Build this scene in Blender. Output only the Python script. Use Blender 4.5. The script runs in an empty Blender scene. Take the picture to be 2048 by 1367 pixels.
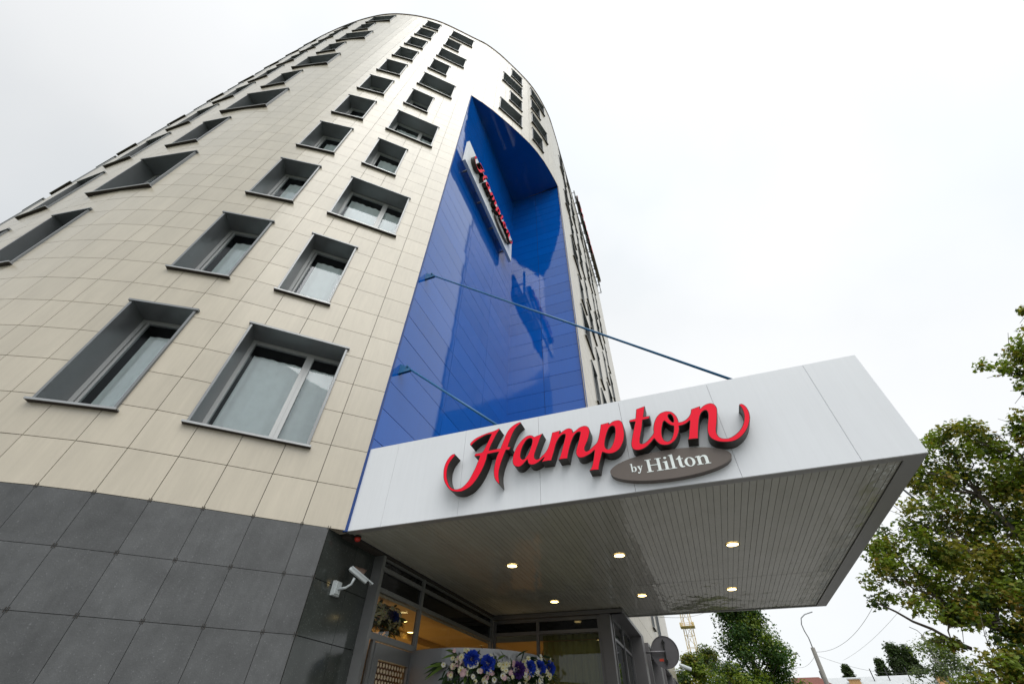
import bpy, bmesh, math, random
from mathutils import Vector, Matrix
from mathutils.geometry import tessellate_polygon
random.seed(7)
PI = math.pi
T = 0.6                      # one facade tile, metres
Z0 = 3.69                    # height of canopy underside
def V(x, y, z): return Vector((x*T, y*T, Z0 + z*T))
scn = bpy.context.scene
C = bpy.context.scene.collection

# ---------------------------------------------------------------- camera
CAM = Vector((7.154*T, -7.925*T, 1.6))
yaw, pitch, roll = math.radians(-21.5424), math.radians(44.2579), math.radians(1.41368)
fw = Vector((math.sin(yaw)*math.cos(pitch), math.cos(yaw)*math.cos(pitch), math.sin(pitch)))
rt = Vector((math.cos(yaw), -math.sin(yaw), 0)); up = rt.cross(fw)
r2 = rt*math.cos(roll) + up*math.sin(roll); u2 = up*math.cos(roll) - rt*math.sin(roll)
cd = bpy.data.cameras.new('camera'); cam = bpy.data.objects.new('camera', cd); C.objects.link(cam)
cam.matrix_world = Matrix(((r2.x, u2.x, -fw.x, CAM.x), (r2.y, u2.y, -fw.y, CAM.y), (r2.z, u2.z, -fw.z, CAM.z), (0, 0, 0, 1)))
cd.sensor_width = 36; cd.lens = 14.525; cd.clip_start = 0.05; cd.clip_end = 3000
scn.camera = cam

# ---------------------------------------------------------------- world: bright overcast
SUN_EL, SUN_AZ = math.radians(58), math.radians(138)     # azimuth clockwise from +Y
w = bpy.data.worlds.new('World'); scn.world = w; w.use_nodes = True
nt = w.node_tree; N = nt.nodes; L = nt.links; N.clear()
out = N.new('ShaderNodeOutputWorld'); bg = N.new('ShaderNodeBackground')
sky = N.new('ShaderNodeTexSky'); sky.sky_type = 'NISHITA'; sky.sun_disc = False
sky.sun_elevation = SUN_EL; sky.sun_rotation = SUN_AZ
tc = N.new('ShaderNodeTexCoord')
no = N.new('ShaderNodeTexNoise'); no.inputs['Scale'].default_value = 1.6; no.inputs['Detail'].default_value = 5; no.inputs['Roughness'].default_value = .45
L.new(tc.outputs['Generated'], no.inputs['Vector'])
cr = N.new('ShaderNodeValToRGB')
cr.color_ramp.elements[0].position = .38; cr.color_ramp.elements[0].color = (6.9, 7.2, 7.4, 1)
cr.color_ramp.elements[1].position = .62; cr.color_ramp.elements[1].color = (8.0, 8.1, 8.15, 1)
L.new(no.outputs['Fac'], cr.inputs['Fac'])
# cloud deck is brighter towards the sun
sunv = Vector((math.sin(SUN_AZ)*math.cos(SUN_EL), math.cos(SUN_AZ)*math.cos(SUN_EL), math.sin(SUN_EL)))
dp = N.new('ShaderNodeVectorMath'); dp.operation = 'DOT_PRODUCT'; dp.inputs[1].default_value = sunv
L.new(tc.outputs['Generated'], dp.inputs[0])
mr = N.new('ShaderNodeMapRange'); mr.inputs['From Min'].default_value = .35; mr.inputs['From Max'].default_value = 1.0
mr.inputs['To Min'].default_value = 1.0; mr.inputs['To Max'].default_value = 1.35
L.new(dp.outputs['Value'], mr.inputs['Value'])
sx = N.new('ShaderNodeSeparateXYZ'); L.new(tc.outputs['Generated'], sx.inputs[0])
mr2 = N.new('ShaderNodeMapRange'); mr2.inputs['From Min'].default_value = -.9; mr2.inputs['From Max'].default_value = .1
mr2.inputs['To Min'].default_value = .80; mr2.inputs['To Max'].default_value = 1.0; L.new(sx.outputs['X'], mr2.inputs['Value'])
mm = N.new('ShaderNodeMath'); mm.operation = 'MULTIPLY'; L.new(mr.outputs['Result'], mm.inputs[0]); L.new(mr2.outputs['Result'], mm.inputs[1])
sc_ = N.new('ShaderNodeVectorMath'); sc_.operation = 'SCALE'
L.new(cr.outputs['Color'], sc_.inputs[0]); L.new(mm.outputs[0], sc_.inputs['Scale'])
mx = N.new('ShaderNodeMix'); mx.data_type = 'RGBA'; mx.inputs[0].default_value = .93
L.new(sky.outputs['Color'], mx.inputs[6]); L.new(sc_.outputs['Vector'], mx.inputs[7])
L.new(mx.outputs[2], bg.inputs['Color']); bg.inputs['Strength'].default_value = .1
L.new(bg.outputs[0], out.inputs['Surface'])
ld = bpy.data.lights.new('sun', 'SUN'); ld.energy = 1.5; ld.angle = math.radians(50); ld.color = (1, .97, .92)
sun = bpy.data.objects.new('sun', ld); C.objects.link(sun)
sun.rotation_euler = (-sunv).to_track_quat('-Z', 'Y').to_euler()
scn.view_settings.view_transform = 'Standard'; scn.view_settings.look = 'None'
scn.view_settings.exposure = 0.38; scn.view_settings.gamma = 1
scn.view_settings.use_curve_mapping = False
scn.cycles.max_bounces = 8; scn.cycles.diffuse_bounces = 4; scn.cycles.glossy_bounces = 5
scn.cycles.transmission_bounces = 6; scn.cycles.transparent_max_bounces = 12
scn.cycles.sample_clamp_indirect = 6

# ---------------------------------------------------------------- materials
def mat(name, col, rough=.5, metal=0, spec=.5, coat=0, noise=0, nscale=5, bump=0, bscale=20, tone=False, stretch=None, speck=0, emit=0, bdist=.02, streak=0):
    m = bpy.data.materials.new(name); m.use_nodes = True
    nt = m.node_tree; N = nt.nodes; L = nt.links; b = N['Principled BSDF']
    b.inputs['Base Color'].default_value = (*col, 1); b.inputs['Roughness'].default_value = rough
    b.inputs['Metallic'].default_value = metal; b.inputs['Specular IOR Level'].default_value = spec
    b.inputs['Coat Weight'].default_value = coat; b.inputs['Coat Roughness'].default_value = .04
    if emit: b.inputs['Emission Color'].default_value = (*col, 1); b.inputs['Emission Strength'].default_value = emit
    tc = N.new('ShaderNodeTexCoord'); src = tc.outputs['Object']
    if stretch:
        mp = N.new('ShaderNodeMapping'); mp.inputs['Scale'].default_value = stretch; L.new(src, mp.inputs['Vector']); src = mp.outputs['Vector']
    last = None
    if noise or tone or speck:
        base = N.new('ShaderNodeRGB'); base.outputs[0].default_value = (*col, 1); last = base.outputs[0]
        def mul(fac):
            nonlocal last
            s = N.new('ShaderNodeVectorMath'); s.operation = 'SCALE'; L.new(last, s.inputs[0]); L.new(fac, s.inputs['Scale']); last = s.outputs['Vector']
        if noise:
            n = N.new('ShaderNodeTexNoise'); n.inputs['Scale'].default_value = nscale; n.inputs['Detail'].default_value = 6; n.inputs['Roughness'].default_value = .65
            L.new(src, n.inputs['Vector'])
            r = N.new('ShaderNodeMapRange'); r.inputs['From Min'].default_value = .3; r.inputs['From Max'].default_value = .7
            r.inputs['To Min'].default_value = 1-noise; r.inputs['To Max'].default_value = 1+noise
            L.new(n.outputs['Fac'], r.inputs['Value']); mul(r.outputs['Result'])
        if streak:
            mp2 = N.new('ShaderNodeMapping'); mp2.inputs['Scale'].default_value = (14, 14, .6); L.new(tc.outputs['Object'], mp2.inputs['Vector'])
            n = N.new('ShaderNodeTexNoise'); n.inputs['Scale'].default_value = 1.4; n.inputs['Detail'].default_value = 5; n.inputs['Roughness'].default_value = .7
            L.new(mp2.outputs['Vector'], n.inputs['Vector'])
            r = N.new('ShaderNodeMapRange'); r.inputs['From Min'].default_value = .35; r.inputs['From Max'].default_value = .7
            r.inputs['To Min'].default_value = 1+streak*.4; r.inputs['To Max'].default_value = 1-streak
            L.new(n.outputs['Fac'], r.inputs['Value']); mul(r.outputs['Result'])
        if speck:
            n = N.new('ShaderNodeTexNoise'); n.inputs['Scale'].default_value = 60; n.inputs['Detail'].default_value = 3
            L.new(tc.outputs['Object'], n.inputs['Vector'])
            r = N.new('ShaderNodeMapRange'); r.inputs['From Min'].default_value = .62; r.inputs['From Max'].default_value = .74
            r.inputs['To Min'].default_value = 1; r.inputs['To Max'].default_value = 1+speck
            L.new(n.outputs['Fac'], r.inputs['Value']); mul(r.outputs['Result'])
        if tone:
            a = N.new('ShaderNodeAttribute'); a.attribute_name = 'tone'; mul(a.outputs['Fac'])
        L.new(last, b.inputs['Base Color'])
    if bump:
        n = N.new('ShaderNodeTexNoise'); n.inputs['Scale'].default_value = bscale; n.inputs['Detail'].default_value = 3
        L.new(src, n.inputs['Vector'])
        bp = N.new('ShaderNodeBump'); bp.inputs['Strength'].default_value = bump; bp.inputs['Distance'].default_value = bdist
        L.new(n.outputs['Fac'], bp.inputs['Height']); L.new(bp.outputs['Normal'], b.inputs['Normal'])
    return m
def glassmat(name, tint, rough=.0, refl=None):
    # architectural glass: thin transparent sheet with mirror reflection
    m = bpy.data.materials.new(name); m.use_nodes = True
    nt = m.node_tree; N = nt.nodes; L = nt.links; N.clear()
    o = N.new('ShaderNodeOutputMaterial'); g = N.new('ShaderNodeBsdfGlossy'); t = N.new('ShaderNodeBsdfTransparent'); mx = N.new('ShaderNodeMixShader')
    fr = N.new('ShaderNodeFresnel'); fr.inputs['IOR'].default_value = refl or 1.7
    t.inputs['Color'].default_value = (*tint, 1); g.inputs['Roughness'].default_value = rough; g.inputs['Color'].default_value = (.9, .95, 1, 1)
    L.new(fr.outputs[0], mx.inputs[0]); L.new(t.outputs[0], mx.inputs[1]); L.new(g.outputs[0], mx.inputs[2]); L.new(mx.outputs[0], o.inputs['Surface'])
    return m
M = dict(
 beige=mat('beige_stone', (.475, .43, .345), .28, spec=.6, noise=.07, streak=.055, nscale=2.6, stretch=(1, 1, .35), tone=True, bump=.05, bscale=40),
 granite=mat('dark_granite', (.074, .077, .079), .40, streak=.08, spec=.4, noise=.22, nscale=3.5, tone=True, speck=.8, bump=.08, bscale=60),
 polished=mat('polished_granite', (.036, .041, .038), .10, spec=.5, noise=.2, nscale=4, speck=1.6, tone=True),
 joint=mat('joint_dark_brown', (.04, .034, .028), .9),  # dark brown backing behind the open slab joints
 blue=mat('blue_panel', (.0015, .088, .40), .05, bump=.12, bscale=.9, spec=.6, streak=.04, coat=0, tone=True, noise=.03, nscale=.6),
 underside=mat('sill_underside_shade', (.035, .026, .022), .7),  # shade below the sills put into the colour
 blue_trim=mat('blue_trim', (.01, .05, .22), .35),
 white=mat('white_panel', (.73, .755, .785), .25, spec=.5, noise=.02, nscale=.7, streak=.03),
 grey=mat('grey_window_metal', (.17, .18, .187), .3, spec=1, metal=.4, noise=.06, nscale=3),
 sill=mat('sill_metal', (.32, .33, .335), .38, metal=.5, noise=.05, nscale=4),
 sash=mat('sash_metal', (.42, .43, .43), .4, metal=.2),
 glass=glassmat('window_glass', (.93, .98, .97), 0, 1.75),
 shop_glass=glassmat('shop_glass', (.75, .76, .66), 0, 1.5),
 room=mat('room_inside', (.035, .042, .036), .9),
 curtain=mat('curtain_cloth', (.88, .90, .90), .9, noise=.05, nscale=6),
 soffit=mat('soffit_strip', (.40, .40, .34), .04, spec=.9, noise=.04, nscale=3, bump=1.0, bscale=2.2, stretch=(1, .6, 1), tone=True),
 fascia_gap=mat('fascia_gap', (.22, .22, .23), .8),
 groove=mat('soffit_groove_dark', (.16, .16, .145), .8),
 soffit_edge=mat('soffit_edge_metal', (.26, .26, .25), .3, spec=.5),
 red=mat('red_acrylic', (.90, .008, .035), .5, spec=.15),
 letter_side=mat('letter_return', (.028, .022, .017), .4, spec=.3),
 brown=mat('brown_plate', (.115, .092, .078), .45),
 ltext=mat('small_letter_white', (.80, .86, .84), .4),
 darkglass=mat('opaque_dark_glass', (.006, .007, .007), .06, spec=.5),
 frame=mat('entrance_frame_metal', (.20, .205, .205), .38, metal=.4, noise=.05),
 portal=mat('portal_metal', (.15, .145, .15), .4, metal=.25, noise=.04),
 chrome=mat('brushed_steel', (.6, .6, .6), .25, metal=1),
 drum=mat('satin_drum_metal', (.24, .245, .255), .3, metal=.35, noise=.03, nscale=1.5, bump=.05, bscale=1.2),
 cable=mat('blue_rod_paint', (.018, .13, .28), .35),
 whiteplastic=mat('camera_housing', (.46, .50, .51), .35, noise=.03),
 black=mat('black_plastic', (.012, .012, .012), .3),
 horn=mat('horn_brown', (.19, .125, .095), .5),
 beacon=mat('beacon_red', (.5, .03, .02), .25),
 wood=mat('warm_lobby_finish', (.56, .36, .13), .5, noise=.05, nscale=2),
 olive=mat('olive_blind', (.36, .34, .12), .8, noise=.12, nscale=5, stretch=(8, 8, .4)),
 floor=mat('lobby_floor', (.35, .27, .18), .3),
 bulb=mat('lamp_glow', (1, .74, .30), .5, emit=6),
 gold=mat('lamp_rim', (.20, .15, .06), .4, metal=.6),
 dot=mat('frosted_dot', (.55, .45, .30), .7),
 asphalt=mat('asphalt', (.055, .055, .056), .9, noise=.2, nscale=2, bump=.3, bscale=80),
 paving=mat('paving', (.20, .195, .19), .85, noise=.15, nscale=1.5, bump=.2, bscale=40),
 grass=mat('grass_green', (.06, .09, .025), .95, noise=.3, nscale=3),
 concrete=mat('concrete_pole', (.20, .195, .18), .85, noise=.12, nscale=6),
 polegrey=mat('pole_steel', (.22, .23, .24), .5, metal=.4),
 craney=mat('crane_yellow', (.58, .44, .20), .5),
 sticker=mat('red_sticker', (.55, .06, .03), .5),
 disc=mat('sign_back', (.14, .135, .145), .45, metal=.5, noise=.06),
 brick=mat('red_roof', (.17, .062, .045), .8, noise=.15, nscale=2),
 plaster=mat('plaster', (.55, .53, .48), .85, noise=.08),
 metalroof=mat('pale_roof', (.50, .52, .53), .5, noise=.1, nscale=1.2, stretch=(3, 1, 1)),
 ochre=mat('ochre_wall', (.50, .30, .13), .8, noise=.1),
 bark=mat('bark', (.085, .070, .055), .95, noise=.3, nscale=12, bump=.5, bscale=30),
)
def leafmat(name, col):
    m = bpy.data.materials.new(name); m.use_nodes = True
    nt = m.node_tree; N = nt.nodes; L = nt.links; b = N['Principled BSDF']; o = N['Material Output']
    b.inputs['Base Color'].default_value = (*col, 1); b.inputs['Roughness'].default_value = .55
    t = N.new('ShaderNodeBsdfTranslucent'); t.inputs['Color'].default_value = (col[0]*1.25, col[1]*1.3, col[2]*.8, 1)
    x = N.new('ShaderNodeMixShader'); x.inputs[0].default_value = .42
    L.new(b.outputs[0], x.inputs[1]); L.new(t.outputs[0], x.inputs[2]); L.new(x.outputs[0], o.inputs['Surface'])
    return m
LEAF = dict(g1=leafmat('leaf_green', (.17, .235, .022)), g2=leafmat('leaf_dark_green', (.045, .085, .018)), g3=leafmat('leaf_olive', (.25, .23, .03)),
            y=leafmat('leaf_autumn', (.30, .20, .035)), pale=leafmat('leaf_pale', (.12, .16, .075)), fresh=leafmat('leaf_fresh', (.045, .11, .022)),
            pop=leafmat('leaf_poplar', (.045, .065, .025)))

# ---------------------------------------------------------------- helpers
class MB:
    def __init__(s): s.v = []; s.f = []; s.m = []; s.t = []
    def quad(s, a, b, c, d, mi=0, tone=1): 
        n = len(s.v); s.v += [a, b, c, d]; s.f.append((n, n+1, n+2, n+3)); s.m.append(mi); s.t.append(tone)
    def tri(s, a, b, c, mi=0, tone=1):
        n = len(s.v); s.v += [a, b, c]; s.f.append((n, n+1, n+2)); s.m.append(mi); s.t.append(tone)
    def box(s, p, ex, ey, ez, mi=0, tone=1):
        # p = corner, ex,ey,ez edge vectors
        p = Vector(p); ex = Vector(ex); ey = Vector(ey); ez = Vector(ez)
        c = [p, p+ex, p+ex+ey, p+ey, p+ez, p+ex+ez, p+ex+ey+ez, p+ey+ez]; n = len(s.v); s.v += c
        fs = [(0, 3, 2, 1), (4, 5, 6, 7), (0, 1, 5, 4), (1, 2, 6, 5), (2, 3, 7, 6), (3, 0, 4, 7)]
        if ex.cross(ey).dot(ez) < 0: fs = [f[::-1] for f in fs]
        for f in fs: s.f.append(tuple(n+i for i in f)); s.m.append(mi); s.t.append(tone)
    def tbox(s, x0, x1, y0, y1, z0, z1, mi=0, tone=1):      # in tile units
        a = V(x0, y0, z0); b = V(x1, y1, z1); s.box(a, (b.x-a.x, 0, 0), (0, b.y-a.y, 0), (0, 0, b.z-a.z), mi, tone)
    def tube(s, pts, rad, n=10, mi=0, cap=True):
        pts = [Vector(p) for p in pts]
        if not hasattr(rad, '__len__'): rad = [rad]*len(pts)
        rings = []; prev = None
        for i, p in enumerate(pts):
            d = (pts[min(i+1, len(pts)-1)] - pts[max(i-1, 0)]).normalized()
            if prev is None: a = d.cross(Vector((0, 0, 1)) if abs(d.z) < .9 else Vector((1, 0, 0))).normalized()
            else: a = (prev - d*prev.dot(d)).normalized()
            prev = a; b = d.cross(a); base = len(s.v)
            for k in range(n):
                t = 2*PI*k/n; s.v.append(p + (a*math.cos(t)+b*math.sin(t))*rad[i])
            rings.append(base)
        for i in range(len(rings)-1):
            for k in range(n):
                s.f.append((rings[i]+k, rings[i]+(k+1) % n, rings[i+1]+(k+1) % n, rings[i+1]+k)); s.m.append(mi); s.t.append(1)
        if cap:
            s.f.append(tuple(rings[0]+k for k in range(n))[::-1]); s.m.append(mi); s.t.append(1)
            s.f.append(tuple(rings[-1]+k for k in range(n))); s.m.append(mi); s.t.append(1)
    def build(s, name, mats, parent=None, smooth=False, loc=None, tone=False):
        me = bpy.data.meshes.new(name)
        o0 = Vector(loc) if loc is not None else Vector((0, 0, 0))
        me.from_pydata([tuple(Vector(v)-o0) for v in s.v], [], s.f)
        if not isinstance(mats, (list, tuple)): mats = [mats]
        for m in mats: me.materials.append(m)
        me.polygons.foreach_set('material_index', s.m)
        if smooth: me.polygons.foreach_set('use_smooth', [True]*len(s.f))
        if tone:
            at = me.attributes.new('tone', 'FLOAT', 'FACE'); at.data.foreach_set('value', s.t)
        me.update()
        o = bpy.data.objects.new(name, me); C.objects.link(o); o.location = o0
        if parent is not None:
            o.parent = parent; o.location = o0 - world_loc(parent)
        return o
def world_loc(o):
    p = Vector(o.location)
    while o.parent is not None: o = o.parent; p = p + Vector(o.location)
    return p
def empty(name, loc, rz=0):
    o = bpy.data.objects.new(name, None); C.objects.link(o); o.location = loc; o.rotation_euler = (0, 0, rz); o.empty_display_size = .2; return o
def tag(o, label=None, cat=None, group=None, kind=None):
    if label: o['label'] = label
    if cat: o['category'] = cat
    if group: o['group'] = group
    if kind: o['kind'] = kind
    return o
def copy_tree(o, parent=None, loc=None):
    c = o.copy(); C.objects.link(c); c.parent = parent
    if loc is not None: c.location = loc
    for ch in list(o.children): copy_tree(ch, c)
    return c
def shade_smooth_angle(o, ang=40):
    me = o.data; me.polygons.foreach_set('use_smooth', [True]*len(me.polygons))
    try: me.set_sharp_from_angle(angle=math.radians(ang))
    except Exception: pass

# ---------------------------------------------------------------- tower plan curve
ctrl = [(4.42, 38), (4.46, 30), (4.48, 22), (4.49, 16), (4.49, 12.5), (4.46, 10.8), (4.38, 9.4), (3.93, 7.18), (3.38, 5.55), (2.66, 4.1), (1.80, 2.6), (1.0, 1.3), (0, 0), (-.72, -.67), (-1.46, -1.36), (-2.19, -2.05), (-2.92, -2.72), (-3.65, -3.36), (-4.43, -3.94), (-5.22, -4.44), (-6.05, -4.92), (-6.94, -5.36), (-8.0, -5.82), (-9.3, -6.24), (-10.6, -6.52), (-12, -6.74), (-13.5, -6.89), (-15, -6.99), (-17, -7.05), (-19, -7.0), (-21, -6.86), (-24, -6.45), (-28, -5.5)]
def catmull(P, n=12):
    P = [Vector(p) for p in P]; o = []
    for i in range(len(P)-1):
        p0 = P[i-1] if i else 2*P[0]-P[1]; p1 = P[i]; p2 = P[i+1]; p3 = P[i+2] if i+2 < len(P) else 2*P[-1]-P[-2]
        for j in range(n):
            t = j/n; o.append(.5*((2*p1)+(-p0+p2)*t+(2*p0-5*p1+4*p2-p3)*t*t+(-p0+3*p1-3*p2+p3)*t**3))
    o.append(P[-1]); return o
WP = catmull(ctrl); WS = [0]
for i in range(1, len(WP)): WS.append(WS[-1]+(WP[i]-WP[i-1]).length)
s00 = WS[12*12]; WS = [a-s00 for a in WS]
def drift(s, z): return s*(1-.0027*max(z, 0)) if s > 0 else s
def plan(s):
    s = max(WS[0], min(WS[-1], s)); lo, hi = 0, len(WS)-1
    while hi-lo > 1:
        m = (lo+hi)//2
        if WS[m] <= s: lo = m
        else: hi = m
    t = (s-WS[lo])/(WS[hi]-WS[lo]); p = WP[lo].lerp(WP[hi], t)
    a = plan_n(s); return p, a
def plan_n(s):
    lo = min(range(0, len(WS)), key=lambda i: abs(WS[i]-s)) if False else None
    import bisect
    i = bisect.bisect_left(WS, s); i0 = max(0, i-3); i1 = min(len(WP)-1, i+3)
    e = (WP[i1]-WP[i0]).normalized(); return Vector((-e.y, e.x))
def zmap(r): return r if r < 0 else r - 1.895e-4*r**2.5
def wp(s, r, off=0, zd=None):
    z = zmap(r) if r >= 0 else r*1.01
    p, n = plan(drift(s, z if zd is None else zd)); return V(p.x+n.x*off, p.y+n.y*off, z)
import bisect
SB = None
for i in range(len(WP)):
    if WP[i].y <= 9.67: SB = WS[i]; break
S_END = WS[0]

# ---------------------------------------------------------------- windows list: (s_right, s_left, row_bottom, row_top, type)
RB, RT = 1.80, 5.25
wins = []
for k in range(11):
    b = RB+5*k; t = RT+5*k + (.35 if k > 8 else 0)
    wide = (k % 2 == 0)
    wins.append((1.47, 4.24, b, t, 'wide') if wide else (2.6, 4.24, b, t, 'narrow'))
    wins.append((5.67, 7.38, b, t, 'narrow'))
    wins.append((12.35, 14.0, b, t, 'narrow') if not wide else (11.2, 14.0, b, t, 'wide'))
    wins.append((16.3, 18.0, b, t, 'narrow'))
    wins.append((20.6, 22.3, b, t, 'narrow'))
for k, w4, w5 in ((10, 0, 1), (9, 1, 0), (8, 0, 1), (7, 1, 0)):
    b = RB+5*k; t = RT+5*k + (.35 if k > 8 else 0)
    wins.append((-5.08, -2.54 if w4 else -3.54, b, t, 'wide' if w4 else 'narrow'))
    wins.append((-9.05 if w5 else -7.95, -6.4, b, t, 'wide' if w5 else 'narrow'))
def s_at_y(y):
    for i in range(len(WP)):
        if WP[i].y <= y: return WS[i]
for k in range(11):
    b = RB+5*k; t = RT+5*k + (.35 if k > 8 else 0)
    for j, (ya, yb) in enumerate(((12.3, 15.1), (16.5, 19.2), (22.3, 25.0), (26.6, 29.3))):
        wide = (k+j) % 2 == 1
        s0, s1 = s_at_y(yb), s_at_y(ya if wide else ya+1.1)
        wins.append((s0, s1, b, t, 'wide' if wide else 'narrow'))

# ---------------------------------------------------------------- facade cladding: real slabs with open joints
def subtract(rects, hole):
    o = []
    for a0, a1, b0, b1 in rects:
        h0, h1, g0, g1 = hole
        if h0 >= a1 or h1 <= a0 or g0 >= b1 or g1 <= b0: o.append((a0, a1, b0, b1)); continue
        if a0 < h0: o.append((a0, h0, b0, b1))
        if h1 < a1: o.append((h1, a1, b0, b1))
        c0, c1 = max(a0, h0), min(a1, h1)
        if b0 < g0: o.append((c0, c1, b0, g0))
        if g1 < b1: o.append((c0, c1, g1, b1))
    return o
holes = [(a+.03, b-.03, c+.03, d-.03) for a, b, c, d, k in wins]
left_edges = [0, .97, 1.98, 2.96, 3.94, 4.92, 5.9, 6.9, 7.9, 8.85, 9.42] + [10.4+i for i in range(22)]
over_edges = [-i for i in range(0, 11)] + [SB]
right_edges = [SB]
while right_edges[-1] - 1 > S_END + .3: right_edges.append(right_edges[-1]-1)
right_edges.append(S_END)
ROWTOP = 57.4
tiles = MB(); back = MB(); gran = MB()
G = .0075
def hole_z(s, b0, b1):
    # along a window edge the cut is plumb: one offset for the full window height
    for h in holes:
        if (abs(h[0]-s) < 1e-6 or abs(h[1]-s) < 1e-6) and h[2] < b1+.01 and h[3] > b0-.01: return zmap((h[2]+h[3])/2)
    return None
def slab(mb, s0, s1, r0, r1, tone, cuts, off=.035):
    for a0, a1, b0, b1 in cuts:
        q_ = G if mb is tiles else G*.62; g0 = q_ if a0 == s0 else 0; g1 = q_ if a1 == s1 else 0; h0 = q_ if b0 == r0 else 0; h1 = q_ if b1 == r1 else 0
        A = (a0+g0, b0+h0); B = (a1-g1, b0+h0); D = (a0+g0, b1-h1); E = (a1-g1, b1-h1)
        n = len(mb.v)
        za, zb_ = hole_z(a0, b0, b1), hole_z(a1, b0, b1)
        mb.v += [wp(*A, off, za), wp(*B, off, zb_), wp(*E, off, zb_), wp(*D, off, za), wp(*A, 0, za), wp(*B, 0, zb_), wp(*E, 0, zb_), wp(*D, 0, za)]
        for f in ((0, 3, 2, 1), (0, 1, 5, 4), (1, 2, 6, 5), (2, 3, 7, 6), (3, 0, 4, 7)):
            mb.f.append(tuple(n+i for i in f)); mb.m.append(0); mb.t.append(tone)
def fill(edges, rows, mb):
    for i in range(len(edges)-1):
        s0, s1 = sorted((edges[i], edges[i+1]))
        if s1-s0 < .02: continue
        for j in range(len(rows)-1):
            r0, r1 = rows[j], rows[j+1]
            cuts = [(s0, s1, r0, r1)]
            for h in holes:
                if h[0] < s1 and h[1] > s0 and h[2] < r1 and h[3] > r0: cuts = subtract(cuts, h)
            slab(mb, s0, s1, r0, r1, random.choice((1, 1, .97, 1.03, random.uniform(.93, 1.06))) if mb is tiles else random.uniform(.86, 1.14), cuts)
            for a0, a1, b0, b1 in cuts:
                za, zb_ = hole_z(a0, b0, b1), hole_z(a1, b0, b1)
                back.quad(wp(a0, b0, 0, za), wp(a0, b1, 0, za), wp(a1, b1, 0, zb_), wp(a1, b0, 0, zb_))
rows_up = list(range(0, 58)); rows_up[-1] = ROWTOP
fill(left_edges, rows_up, tiles)
fill(over_edges, [r for r in rows_up if r >= 35], tiles)
fill(right_edges, rows_up, tiles)
dark_rows = [0, -1, -2, -3, -4, -5, -6.1]
left_dark = [.38] + left_edges[1:]
fill(left_dark, dark_rows[::-1], gran)
for s in left_dark[:16]:                       # clips holding the stone slabs at the joints
    for r in (0, -1, -2, -3, -4):
        for ds in (-.028, .018):
            for dr in (-.034, .010):
                a = wp(s+ds, r+dr, .03); b = wp(s+ds+.012, r+dr, .03); c_ = wp(s+ds, r+dr, .045)
                back.box(a, b-a, c_-a, (0, 0, .02))

hotel = empty('hotel_tower', V(-10, 15, -6.15))
tag(hotel, 'tall curved beige tiled hotel tower with blue recess and deep grey windows', 'building')
tiles.build('wall', M['beige'], hotel, tone=True)
back.build('cladding_joint', M['joint'], hotel)
gran.build('plinth', M['granite'], hotel, tone=True)

# roof, parapet cap, hidden sides
rf = MB(); zt_ = ROWTOP
N_ = 70
ss = [S_END + (WS[-1]-S_END)*i/N_ for i in range(N_+1)]
ctr = V(-12, 18, zmap(zt_))
for i in range(N_):
    a, b = wp(ss[i], zt_, -.05), wp(ss[i+1], zt_, -.05)
    rf.tri(a - Vector((0, 0, .5)), b - Vector((0, 0, .5)), Vector((ctr.x, ctr.y, ctr.z-.5)))
rf.build('roof', M['concrete'], hotel)
cap = MB()
ss = [S_END + (WS[-1]-S_END)*i/160 for i in range(161)]
for i in range(160):
    a, b = ss[i], ss[i+1]
    o0, o1 = .10, -.5; zt2 = zt_+.22
    p = [wp(a, zt_, o0), wp(b, zt_, o0), wp(b, zt2, o0), wp(a, zt2, o0), wp(a, zt_, o1), wp(b, zt_, o1), wp(b, zt2, o1), wp(a, zt2, o1)]
    cap.quad(p[0], p[3], p[2], p[1]); cap.quad(p[3], p[7], p[6], p[2]); cap.quad(p[0], p[1], p[5], p[4]); cap.quad(p[4], p[5], p[6], p[7])
cap.build('parapet_cap', mat('parapet_metal', (.12, .085, .07), .5, metal=.3), hotel)
side = MB()
a, b = wp(WS[-1], -6.1), wp(WS[-1], zt_); c_ = V(-26, 38, 0)
side.quad(a, b, Vector((c_.x, c_.y, b.z)), Vector((c_.x, c_.y, a.z)))
a, b = wp(S_END, -6.1), wp(S_END, zt_)
side.quad(a, b, Vector((c_.x, c_.y, b.z)), Vector((c_.x, c_.y, a.z)))
side.build('rear_wall', M['beige'], hotel, tone=True)
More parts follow.
